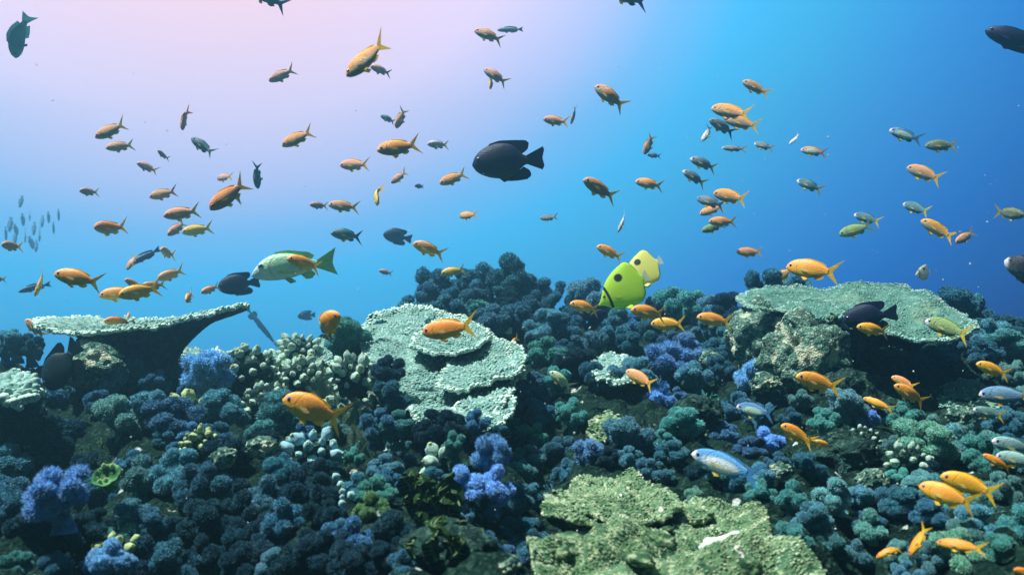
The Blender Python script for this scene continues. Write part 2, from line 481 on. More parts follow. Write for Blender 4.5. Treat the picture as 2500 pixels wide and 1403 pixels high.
def fin_sheet(base, outer, th0=0.010, th1=0.003, rows=4, origin=None, rot=None):
    """a thin fin between a root line and an outer edge (both lists of (x, z)), real thickness; scalloped by its rays"""
    def res(P, m):
        P = np.array(P, float); d = np.r_[0, np.cumsum(np.linalg.norm(np.diff(P, axis=0), axis=1))]
        return np.stack([np.interp(np.linspace(0, d[-1], m), d, P[:, i]) for i in (0, 1)], 1)
    m = 17
    B, O = res(base, m), res(outer, m)
    f = np.linspace(0, 1, rows + 1)
    G = B[None] * (1 - f)[:, None, None] + O[None] * f[:, None, None]
    G[-1] += ((np.arange(m) % 2)[:, None] * 0.10) * (B - O) * 0.25
    t = th0 * (1 - f) + th1 * f
    S = []
    for sgn in (1, -1):
        y = sgn * t[:, None] / 2 * np.ones(m)[None]
        S.append(np.stack([G[..., 0], y, G[..., 1]], 2).reshape(-1, 3))
    V = np.concatenate(S); k = (rows + 1) * m
    q = []
    for i in range(rows):
        for j in range(m - 1):
            a, b, c, d = i * m + j, i * m + j + 1, (i + 1) * m + j + 1, (i + 1) * m + j
            q.append((a, b, c, d)); q.append((k + d, k + c, k + b, k + a))
    ring = list(range(m)) + [i * m + m - 1 for i in range(1, rows + 1)] + [rows * m + j for j in range(m - 2, -1, -1)] + [i * m for i in range(rows - 1, 0, -1)]
    for a, b in zip(ring, ring[1:] + ring[:1]): q.append((b, a, k + a, k + b))
    if rot is not None: V = V @ np.array(rot).T
    if origin is not None: V = V + np.array(origin)
    return V, np.array(q)

def eye_mesh(name, r, side, pos, iris):
    V, F = ICO[2]
    mb = MB()
    W = V * np.array([r, r * 0.45, r]); mb.add(W + np.array(pos), F, 0)
    W2 = V * np.array([r * 0.60, r * 0.30, r * 0.60]) + np.array([0, side * r * 0.27, 0])
    mb.add(W2 + np.array(pos), F, 1)
    return mb, [MATS[iris], MATS["pupil"]]

SPECIES = {
    "anthias": dict(
        top=[(.5, -.005), (.475, .045), (.43, .085), (.35, .125), (.22, .15), (.06, .148), (-.08, .115), (-.18, .075), (-.265, .048)],
        bot=[(.5, -.015), (.47, -.045), (.42, -.075), (.33, -.110), (.20, -.135), (.04, -.132), (-.10, -.098), (-.19, -.062), (-.265, -.045)],
        wid=[(.5, .006), (.47, .030), (.42, .048), (.33, .066), (.20, .074), (.04, .062), (-.10, .038), (-.19, .020), (-.265, .010)],
        fins=[("tail_fin", [(-.245, .048), (-.262, .0), (-.245, -.045)], [(-.50, .225), (-.405, .105), (-.325, .004), (-.40, -.10), (-.485, -.21)], "fin_yellow"),
              ("dorsal_fin", [(.27, .135), (.10, .142), (-.06, .11), (-.17, .07)], [(.22, .155), (.10, .172), (-.04, .148), (-.14, .128), (-.215, .09)], "fin_yellow"),
              ("anal_fin", [(-.02, -.115), (-.10, -.092), (-.16, -.068)], [(-.06, -.145), (-.13, -.150), (-.205, -.105)], "fin_yellow")],
        pelvic=((.20, -.125), .15, "fin_yellow"), pectoral=((.21, -.02), .15, "fin_pale"), eye=(.405, .025, .030, "iris_violet")),
    "damselfish": dict(
        top=[(.5, .0), (.475, .065), (.43, .13), (.34, .20), (.2, .25), (.04, .255), (-.09, .205), (-.17, .115), (-.215, .07), (-.265, .06)],
        bot=[(.5, -.02), (.47, -.075), (.42, -.125), (.33, -.175), (.2, -.215), (.04, -.22), (-.09, -.18), (-.17, -.10), (-.215, -.07), (-.265, -.06)],
        wid=[(.5, .010), (.47, .045), (.42, .07), (.33, .09), (.2, .10), (.04, .085), (-.09, .055), (-.17, .03), (-.215, .02), (-.265, .012)],
        fins=[("tail_fin", [(-.25, .062), (-.268, .0), (-.25, -.06)], [(-.485, .165), (-.50, .12), (-.465, .01), (-.485, -.10), (-.455, -.155)], "fin_dark"),
              ("dorsal_fin", [(.28, .215), (.08, .25), (-.08, .20), (-.19, .09)], [(.24, .262), (.10, .295), (-.08, .285), (-.26, .27), (-.305, .215), (-.265, .13), (-.20, .095)], "fin_dark"),
              ("anal_fin", [(.06, -.212), (-.08, -.18), (-.19, -.09)], [(.02, -.27), (-.10, -.275), (-.24, -.265), (-.30, -.215), (-.275, -.14), (-.20, -.09)], "fin_dark")],
        pelvic=((.17, -.20), .17, "fin_dark"), pectoral=((.22, -.03), .15, "fin_dark"), eye=(.405, .055, .032, "iris_dark")),
    "butterflyfish": dict(
        top=[(.5, -.045), (.455, -.02), (.40, .04), (.33, .13), (.22, .24), (.08, .325), (-.10, .385), (-.26, .39), (-.315, .33), (-.345, .20), (-.375, .09), (-.41, .06)],
        bot=[(.5, -.065), (.455, -.085), (.40, -.12), (.33, -.19), (.22, -.27), (.08, -.33), (-.10, -.36), (-.24, -.34), (-.31, -.26), (-.345, -.15), (-.375, -.07), (-.41, -.05)],
        wid=[(.5, .012), (.455, .03), (.40, .05), (.33, .07), (.22, .085), (.08, .085), (-.10, .065), (-.24, .04), (-.31, .024), (-.345, .018), (-.375, .014), (-.41, .010)],
        fins=[("tail_fin", [(-.40, .06), (-.41, .0), (-.40, -.05)], [(-.49, .12), (-.5, .01), (-.49, -.10)], "fin_clear"),
              ("dorsal_margin", [(-.20, .385), (-.29, .36), (-.335, .23), (-.36, .11)], [(-.215, .400), (-.303, .374), (-.348, .23), (-.368, .113)], "fin_black"),
              ("anal_margin", [(-.20, -.345), (-.30, -.27), (-.34, -.16), (-.365, -.08)], [(-.21, -.358), (-.313, -.276), (-.351, -.166), (-.372, -.083)], "fin_black")],
        pelvic=((.14, -.29), .20, "fin_same"), pectoral=((.18, -.08), .13, "fin_same"), eye=(.34, .02, .026, "iris_dark")),
    "snapper": dict(
        top=[(.5, -.05), (.475, -.01), (.43, .045), (.36, .105), (.25, .155), (.10, .165), (-.06, .13), (-.18, .075), (-.27, .045)],
        bot=[(.5, -.07), (.47, -.095), (.42, -.115), (.34, -.135), (.22, -.145), (.08, -.135), (-.06, -.105), (-.18, -.06), (-.27, -.04)],
        wid=[(.5, .010), (.47, .030), (.42, .045), (.34, .06), (.22, .07), (.08, .062), (-.06, .042), (-.18, .022), (-.27, .012)],
        fins=[("tail_fin", [(-.255, .047), (-.27, .0), (-.255, -.042)], [(-.50, .185), (-.46, .07), (-.445, .0), (-.46, -.06), (-.495, -.15)], "fin_lime"),
              ("dorsal_fin", [(.24, .152), (.08, .162), (-.08, .122), (-.20, .068)], [(.20, .19), (.06, .20), (-.07, .175), (-.17, .16), (-.24, .11)], "fin_lime"),
              ("anal_fin", [(-.06, -.10), (-.13, -.08), (-.19, -.058)], [(-.12, -.165), (-.19, -.16), (-.235, -.11)], "fin_lime")],
        pelvic=((.14, -.135), .15, "fin_lime"), pectoral=((.20, -.05), .24, "fin_lime"), eye=(.385, .035, .036, "iris_pale")),
    "wrasse": dict(
        top=[(.5, .0), (.47, .035), (.42, .06), (.34, .085), (.2, .10), (.04, .098), (-.12, .075), (-.24, .045), (-.33, .034)],
        bot=[(.5, -.015), (.47, -.035), (.42, -.055), (.34, -.075), (.2, -.09), (.04, -.09), (-.12, -.068), (-.24, -.042), (-.33, -.032)],
        wid=[(.5, .006), (.47, .022), (.42, .034), (.34, .045), (.2, .052), (.04, .046), (-.12, .03), (-.24, .016), (-.33, .009)],
        fins=[("tail_fin", [(-.315, .036), (-.33, .0), (-.315, -.034)], [(-.5, .105), (-.455, .03), (-.445, .0), (-.455, -.03), (-.5, -.10)], "fin_same"),
              ("dorsal_fin", [(.24, .092), (.06, .095), (-.12, .07), (-.25, .04)], [(.20, .125), (.04, .14), (-.14, .12), (-.28, .08)], "fin_same"),
              ("anal_fin", [(.0, -.085), (-.12, -.065), (-.25, -.038)], [(-.04, -.125), (-.15, -.115), (-.285, -.075)], "fin_same")],
        pelvic=((.2, -.085), .09, "fin_same"), pectoral=((.26, -.01), .12, "fin_same"), eye=(.42, .018, .018, "iris_dark")),
    "trumpetfish": dict(
        top=[(.5, -.010), (.44, .008), (.33, .016), (.24, .028), (.12, .036), (-.1, .040), (-.25, .034), (-.36, .018), (-.42, .013)],
        bot=[(.5, -.016), (.44, -.014), (.33, -.018), (.24, -.024), (.12, -.034), (-.1, -.038), (-.25, -.032), (-.36, -.016), (-.42, -.012)],
        wid=[(.5, .003), (.44, .009), (.33, .011), (.24, .016), (.12, .024), (-.1, .026), (-.25, .020), (-.36, .009), (-.42, .006)],
        fins=[("tail_fin", [(-.412, .013), (-.42, .0), (-.412, -.012)], [(-.48, .035), (-.5, .0), (-.48, -.033)], "fin_same"),
              ("dorsal_fin", [(-.24, .033), (-.30, .028), (-.36, .018)], [(-.28, .068), (-.34, .072), (-.385, .045)], "fin_same"),
              ("anal_fin", [(-.24, -.031), (-.30, -.026), (-.36, -.016)], [(-.28, -.066), (-.34, -.070), (-.385, -.043)], "fin_same")],
        pelvic=((-.02, -.036), .05, "fin_same"), pectoral=((.22, .0), .04, "fin_same"), eye=(.30, .010, .010, "iris_dark")),
}
mat_fin("fin_lime", (0.42, 0.70, 0.10), 0.8, see=0.05, trans=0.5)
mat_fin("fin_black", (0.01, 0.012, 0.02), 1.0, see=0.0, trans=0.05)

PROTO = {}
def fish_meshes(kind, skin, bend):
    """the body mesh of a species (one continuous skin) and the meshes of its fins and eyes, swung by bend"""
    key = (kind, skin, round(bend, 2))
    if key in PROTO: return PROTO[key]
    s = SPECIES[kind]
    V, Q, T = fish_body(s["top"], s["bot"], s["wid"])
    mb = MB(); mb.add(bend_pts(V, bend), Q); mb.faces.append((T, 0, True))
    body = mb.mesh(kind, MATS[skin])
    parts = []
    for nm, base, outer, mt in s["fins"]:
        if skin in ("skin_pale_face", "skin_patch", "skin_plain", "skin_white_patch") and mt == "fin_yellow" and nm != "tail_fin": mt = "fin_same"
        if skin in ("skin_patch", "skin_plain", "skin_white_patch") and mt == "fin_yellow": mt = "fin_same"
        V, F = fin_sheet(base, outer); b = MB(); b.add(bend_pts(V, bend), F, 0, False); parts.append((nm, b.mesh(nm, MATS[mt])))
    (px_, pz_), pl, pm = s["pelvic"]
    wd = float(np.interp(px_, [a for a, _ in s["wid"]][::-1], [b for _, b in s["wid"]][::-1]))
    for sg in (1, -1):
        V, F = fin_sheet([(.02, .01), (-.03, .01)], [(-.01 - pl * .45, -pl * .55), (-.03 - pl * .75, -pl * .42), (-.02 - pl * .55, -pl * .15)])
        a = sg * 0.45; R = [[1, 0, 0], [0, math.cos(a), -math.sin(a)], [0, math.sin(a), math.cos(a)]]
        V = V @ np.array(R).T + np.array([px_, sg * wd * 0.25, pz_ + .012])
        b = MB(); b.add(bend_pts(V, bend), F, 0, False); parts.append(("pelvic_fin", b.mesh("pelvic_fin", MATS[pm])))
    (px_, pz_), pl, pm = s["pectoral"]
    wd = float(np.interp(px_, [a for a, _ in s["wid"]][::-1], [b for _, b in s["wid"]][::-1]))
    for sg in (1, -1):
        V, F = fin_sheet([(0, .014), (0, -.014)], [(-pl * .7, .006), (-pl * 1.1, -.022), (-pl * .85, -.040), (-pl * .45, -.036)], 0.006, 0.003)
        a = -sg * 0.16; R = [[math.cos(a), -math.sin(a), 0], [math.sin(a), math.cos(a), 0], [0, 0, 1]]
        V = V @ np.array(R).T + np.array([px_, sg * wd * 0.96, pz_])
        b = MB(); b.add(bend_pts(V, bend), F, 0, False); parts.append(("pectoral_fin", b.mesh("pectoral_fin", MATS[pm])))
    ex, ez, er, iris = s["eye"]
    wd = float(np.interp(ex, [a for a, _ in s["wid"]][::-1], [b for _, b in s["wid"]][::-1]))
    for sg in (1, -1):
        b, ms = eye_mesh("eye", er, sg, (ex, sg * wd * 0.93, ez), iris)
        parts.append(("eye", b.mesh("eye", ms)))
    PROTO[key] = (body, parts)
    return PROTO[key]

SCHOOL = {}
def fish(kind, skin, color, hx, hy, tx, ty, L, label, yaw=0.0, roll=0.0, bend=0.0, Y=None, group=None, deep=None, fat=1.0, name=None):
    """one fish: snout at photo point (hx, hy), tail tip at (tx, ty); L metres long, yaw degrees turned towards the camera"""
    deep = deep or (1.14 if kind == "anthias" else 1.0)
    cx, cy = (hx + tx) / 2, (hy + ty) / 2
    ln = math.hypot(hx - tx, hy - ty)
    ya = math.radians(yaw)
    if Y is None:
        Y = L * max(math.cos(ya), 0.2) * FPX / ln
        lim = reef_depth(cx, cy)
        if Y > lim: L *= lim / Y; Y = lim
    else: L = ln * Y / FPX / max(math.cos(ya), 0.2)
    d = Vector((hx - tx, 0, -(hy - ty))).normalized()
    F_ = Vector((d.x * math.cos(ya), -math.sin(ya), d.z * math.cos(ya)))
    ray = at(cx, cy, Y)
    q = Vector((0, 1, 0)).rotation_difference(ray.normalized()); F_ = q @ F_
    U = Vector((0, 0, 1)); U = U - U.dot(F_) * F_
    if U.length < 0.05: U = Vector((-1, 0, 0))
    U.normalize()
    U = Matrix.Rotation(math.radians(roll), 3, F_) @ U
    S = U.cross(F_)
    M = Matrix((( F_.x, S.x, U.x), (F_.y, S.y, U.y), (F_.z, S.z, U.z))).to_4x4()
    body, parts = fish_meshes(kind, skin, bend)
    o = link(name or kind, body)
    tag(o, label, "fish", group)
    for nm, me in parts: link(nm, me, o)
    o.matrix_world = Matrix.Translation(ray) @ M @ Matrix.Diagonal((L, L * fat, L * deep, 1))
    paint(o, color)
    return o

# ------------------------------------------------------------------ seabed: a rising reef slope that drops off behind its crest
CREST_PX = [-900, -200, 0, 100, 250, 450, 600, 700, 850, 950, 1050, 1150, 1250, 1350, 1450, 1600, 1750, 1850, 2000, 2200, 2400, 2500, 2700, 3400]
CREST_PY = [ 930,  905, 900, 930, 905, 895, 880, 872, 850, 812, 775, 748, 745, 772, 782, 790, 782, 790, 802, 834, 842, 876, 905, 930]
CREST_Y  = [ 2.6,  2.5, 2.5, 2.5, 2.5, 2.6, 2.7, 2.8, 3.0, 3.2, 3.4, 3.5, 3.5, 3.4, 3.3, 3.2, 3.0, 2.8, 2.6, 2.6, 2.6, 2.6, 2.6, 2.6]

def terr(x, y):
    x = np.asarray(x, float); y = np.asarray(y, float)
    px = np.clip(CX + FPX * x / np.maximum(y, 1.0), -900, 3400)
    Y1 = np.interp(px, CREST_PX, CREST_Y); S = np.interp(px, CREST_PX, CREST_PY)
    z0 = -0.355; z1 = -(S - CY) / FPX * Y1
    t = (y - 1.0) / (Y1 - 1.0)
    z = z0 + (z1 - z0) * np.clip(t, 0, 1) ** 1.6
    z = z - 0.25 * np.clip(1.0 - y, 0, None)
    over = np.clip(y - Y1, 0, None)
    z = z - 0.35 * over ** 1.3 - 0.35 * np.clip(over - 0.6, 0, None)
    P = np.stack([x.ravel(), y.ravel(), np.zeros(x.size)], 1)
    n = 0.034 * fbm(P * 4.0, 3, 5).reshape(x.shape) - 0.05 * np.clip(vnoise(P * 3.1 + 4.4, 9), 0, 1).reshape(x.shape) * np.clip((Y1 - y) / 0.8, 0, 1)
    for gx, gy, sx, sy, dp in ((110, 1.62, 130, .20, .17), (560, 1.12, 200, .14, .10), (250, 1.05, 180, .12, .08), (1330, 1.75, 90, .22, .10), (2180, 2.1, 130, .22, .08), (1250, 1.2, 80, .12, .10), (2120, 1.3, 110, .14, .09), (1540, 1.30, 260, .20, .13), (1800, 1.15, 200, .2, .05)):
        n = n - dp * np.exp(-((px - gx) / sx) ** 2 - ((y - gy) / sy) ** 2)
    return z + n

def terr_fine(x, y):
    P = np.stack([x.ravel(), y.ravel(), np.zeros(x.size)], 1)
    r = np.abs(fbm(P * 16.0, 3, 31).reshape(x.shape))
    return terr(x, y) + 0.022 * r + 0.012 * fbm(P * 45.0, 2, 77).reshape(x.shape)

_RY = np.linspace(0.75, 4.6, 300)
def hit(px, py):
    """depth at which the line of sight through photo point (px, py) meets the seabed (None above the crest)"""
    x = (px - CX) / FPX * _RY; z = -(py - CY) / FPX * _RY
    below = np.nonzero(z < terr(x, _RY))[0]
    return float(_RY[below[0]]) if len(below) else None
def reef_depth(px, py):
    h = hit(px, py + 25)
    return 9.0 if h is None else max(h * 0.86 - 0.05, 0.85)

def build_seabed():
    xs = np.concatenate([np.linspace(-7, -2.2, 40)[:-1], np.linspace(-2.2, 2.2, 340), np.linspace(2.2, 7, 40)[1:]])
    ys = np.concatenate([np.linspace(-1.5, 0.7, 16)[:-1], 0.7 * (4.2 / 0.7) ** np.linspace(0, 1, 300), np.linspace(4.2, 8, 30)[1:]])
    X, Yg = np.meshgrid(xs, ys)
    Z = terr_fine(X, Yg)
    V = np.stack([X, Yg, Z], 2).reshape(-1, 3)
    F = rings((len(ys), len(xs)), close=False)[:, ::-1]
    return MB().add(V, F).build("seabed", MATS["seabed"])
tag(build_seabed(), "dark mottled reef slope rising to a crest", None, None, "structure")

# ------------------------------------------------------------------ soft corals
def knob(mb, c, r, rr, polyp_len, polyp_w, density):
    """a rounded, lobed head covered in polyps"""
    V, F = ICO[3]
    s = rr.uniform(0.80, 1.20, 3); o = rr.uniform(0, 50, 3)
    def swell(D): return 1 + 0.17 * vnoise(D * 2.3 + o, 3) + 0.16 * np.abs(vnoise(D * 4.3 + o, 8)) - 0.05
    mb.add(V * s * r * swell(V)[:, None] + c, F, 0)
    n = int(density * r * r)
    D = fib(n); D = D @ np.linalg.qr(rr.normal(0, 1, (3, 3)))[0]
    D = D[rr.random(n) > 0.12]
    P = D * s * r * swell(D)[:, None] * 0.99 + c
    V, F = spikes(P, D, polyp_len, polyp_w, rr)
    mb.add(V, F, 1, False)

def make_soft_coral(seed, nb, spread, tall, kr, plen=0.032, pw=0.0115, knobs=(4, 7), density=23000):
    """unit-height colony: stalk, and branches that end in rounded knobs covered in polyps"""
    rr = np.random.default_rng(seed)
    stalk = MB()
    hs = 0.42 * tall
    P = np.stack([rr.normal(0, .015, 7), rr.normal(0, .015, 7), np.linspace(-.22, hs, 7)], 1)
    V, F = tube(P, np.array([.23, .20, .165, .15, .15, .14, .09]) * (0.8 + 0.5 * spread), 14); stalk.add(V, F)
    root = link("soft_coral", None)
    link("stalk", stalk.mesh("stalk", MATS["coral_stalk"]), root)
    for i in range(nb):
        mb = MB()
        a = 2 * math.pi * (i + rr.uniform(-.3, .3)) / max(nb - 1, 1)
        out = spread * rr.uniform(.75, 1.1) if i else 0.03
        top = (0.97 if i == 0 else rr.uniform(.42, .93)) - kr
        b0 = np.array([0.05 * math.cos(a), 0.05 * math.sin(a), hs * rr.uniform(.35, .95)])
        b1 = np.array([out * math.cos(a), out * math.sin(a), top])
        mid = (b0 + b1) / 2 + np.array([.10 * out * math.cos(a) * 2, .10 * out * math.sin(a) * 2, -.05])
        t = np.linspace(0, 1, 8)[:, None]
        C = (1 - t) ** 2 * b0 + 2 * t * (1 - t) * mid + t ** 2 * b1
        V, F = tube(C, np.linspace(.10, .07, 8), 10); mb.add(V, F, 0)
        nk = rr.integers(knobs[0], knobs[1] + 1)
        for k in range(nk):
            tt = 1.0 if k == 0 else rr.uniform(.38, 1.0)
            c = (1 - tt) ** 2 * b0 + 2 * tt * (1 - tt) * mid + tt ** 2 * b1
            off = rr.normal(0, 1, 3); off /= np.linalg.norm(off)
            r = kr * (rr.uniform(.95, 1.3) if k == 0 else rr.uniform(.50, 1.1))
            c = c + off * (0 if k == 0 else kr * rr.uniform(.5, 1.0)) * np.array([1, 1, .8])
            knob(mb, c, r, rr, plen, pw, density)
        link("branch", mb.mesh("branch", [MATS["coral_flesh"], MATS["coral_polyp"]]), root)
    return root

CORAL_PROTO = [make_soft_coral(101, 7, .32, 1.0, .135), make_soft_coral(102, 8, .36, .8, .135), make_soft_coral(103, 6, .22, 1.2, .13),
               make_soft_coral(104, 9, .40, .7, .12), make_soft_coral(105, 5, .19, 1.2, .15), make_soft_coral(106, 7, .36, .9, .14),
               make_soft_coral(107, 7, .40, .6, .175, .040, .0125, (2, 4), 20000), make_soft_coral(108, 6, .31, 1.0, .17, .040, .0125, (2, 4), 20000),
               make_soft_coral(109, 6, .38, 1.1, .11, .030, .011, (5, 8), 26000), make_soft_coral(110, 9, .38, .9, .11, .030, .011, (4, 6), 26000),
               make_soft_coral(111, 8, .40, .8, .13, .075, .011, (3, 5), 21000), make_soft_coral(112, 6, .28, 1.1, .13, .075, .011, (4, 6), 21000)]
ALIKE = {0: (0, 8, 5), 1: (1, 9, 3), 2: (2, 0, 8), 3: (3, 9), 4: (4, 2), 5: (5, 9, 1), 6: (6, 6, 3, 5), 7: (7, 7, 5, 0)}
used_proto = [False] * len(CORAL_PROTO)
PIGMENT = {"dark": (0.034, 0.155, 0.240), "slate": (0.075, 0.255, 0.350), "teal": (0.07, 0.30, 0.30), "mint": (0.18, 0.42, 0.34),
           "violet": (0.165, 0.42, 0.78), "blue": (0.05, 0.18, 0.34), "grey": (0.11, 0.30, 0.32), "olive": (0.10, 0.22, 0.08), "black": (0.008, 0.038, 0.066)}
WORDS = {"dark": "dark navy", "slate": "slate blue", "teal": "teal green", "mint": "pale mint", "violet": "bright violet blue", "blue": "deep blue", "grey": "grey green", "olive": "olive green", "black": "blackish"}
CORALS = []
FRONT = {(1194, 1160): 1.42, (1128, 1242): 1.36, (1204, 1236): 1.36, (500, 968): 2.1, (150, 1272): 1.18, (272, 1412): 1.05, (950, 946): 1.90, (952, 1034): 1.72, (920, 1076): 1.66, (974, 1082): 1.66, (1084, 1084): 1.62, (1040, 1104): 1.60, (852, 882): 2.20, (822, 872): 2.25, (892, 866): 2.28, (1162, 1064): 1.62, (1210, 1090): 1.60, (1112, 1124): 1.56}
def soft_coral(bx, by, h, pig, proto=None, Y=None, wide=1.0, word=None):
    Y = Y or FRONT.get((bx, by))
    """colony whose foot is at photo point (bx, by), h photo pixels tall"""
    if Y is None:
        Y = hit(bx, by)
        if Y is None: Y = float(np.interp(bx, CREST_PX, CREST_Y))
    p = at(bx, by, Y)
    zt = float(terr(np.array([p.x]), np.array([p.y]))[0])
    h_m = h * Y / FPX
    k = proto if proto is not None else random.randrange(10)
    k = random.choice((10, 11, 7)) if pig == "violet" else random.choice(ALIKE.get(k, (k,)))
    if by > 830 and pig != "violet": h *= random.uniform(0.95, 1.75) * (1.0 + 0.20 * (by > 930) + 0.18 * (by > 1130)) * (1.38 if bx < 800 and by > 930 else 1.0)
    if pig == "violet": h *= random.uniform(1.15, 1.4)
    src = CORAL_PROTO[k]
    if used_proto[k]: o = copy_tree(src)
    else: o = src; used_proto[k] = True
    o.location = p
    s = h_m * 1.0
    o.scale = (s * wide, s * wide, s)
    o.rotation_euler = (random.uniform(-.16, .16), random.uniform(-.16, .16), random.uniform(0, 6.28))
    if pig == "slate" and random.random() < .45: pig = random.choice(("dark", "teal", "grey", "dark", "blue"))
    elif pig == "dark" and random.random() < .3: pig = random.choice(("slate", "teal", "black"))
    if by > 1120 and bx < 860 and pig in ("slate", "grey", "teal") and random.random() < .6: pig = random.choice(("dark", "black"))  # shade of the lower left put into the colour: paler colonies turned dark
    j = random.uniform(.7, 1.3)
    paint(o, [c * j * random.uniform(.92, 1.09) for c in PIGMENT[pig]])
    CORALS.append((o, bx, by - h / 2, h, pig, "soft coral"))
    return o

def make_branching(seed, n, thin, L):
    """unit bush of tapering, forking fingers"""
    rr = np.random.default_rng(seed); root = link("branching_coral", None)
    V, F = ICO[3]; q = 1 + .2 * fbm(V * 2.4 + seed, 3, seed)
    MB().add(V * q[:, None] * np.array([.34, .34, .22]), F, 0).build("base", [MATS["coral_stalk"]], root)
    for i, d in enumerate(fib(int(n * 1.7))[:n]):
        d = np.array([d[0], d[1], abs(d[2]) * .9 + .25]); d /= np.linalg.norm(d)
        mb = MB(); P0 = d * .18; l = L * rr.uniform(.6, 1.1)
        def grow(p, dr, l, r, depth):
            t = np.linspace(0, 1, 7)[:, None]; side = rr.normal(0, .22, 3)
            C = p + dr * l * t + side * l * .5 * t ** 2
            V, F = tube(C, np.r_[np.linspace(r, r * .62, 6), r * .12], 8)
            mb.add(V + .14 * r * np.stack([vnoise(V * 30 + k, seed) for k in range(3)], 1), F, 0)
            if depth:
                for _ in range(rr.integers(2, 4)):
                    k = rr.integers(2, 5); nd = dr + rr.normal(0, .55, 3); nd[2] = abs(nd[2]); nd /= np.linalg.norm(nd)
                    grow(C[k], nd, l * rr.uniform(.35, .6), r * .75, depth - 1)
        grow(P0, d, l, thin, 2 if thin < .05 else 1)
        mb.build("branch", [MATS["coral_flesh"]], root)
    return root
BRANCHY = [make_branching(501, 12, .042, .62), make_branching(502, 9, .075, .6), make_branching(503, 14, .034, .55)]
used_branchy = [False] * 3
def branching(bx, by, w, pig, k):
    Y = hit(bx, by) or float(np.interp(bx, CREST_PX, CREST_Y))
    o = copy_tree(BRANCHY[k]) if used_branchy[k] else BRANCHY[k]; used_branchy[k] = True
    s = w * Y / FPX * .75
    o.location = at(bx, by, Y); o.scale = (s, s, s); o.rotation_euler = (random.uniform(-.2, .2), random.uniform(-.2, .2), random.uniform(0, 6.28))
    paint(o, [c * random.uniform(.9, 1.1) for c in PIGMENT[pig]])
    CORALS.append((o, bx, by - w * .3, w, pig, "branching coral"))

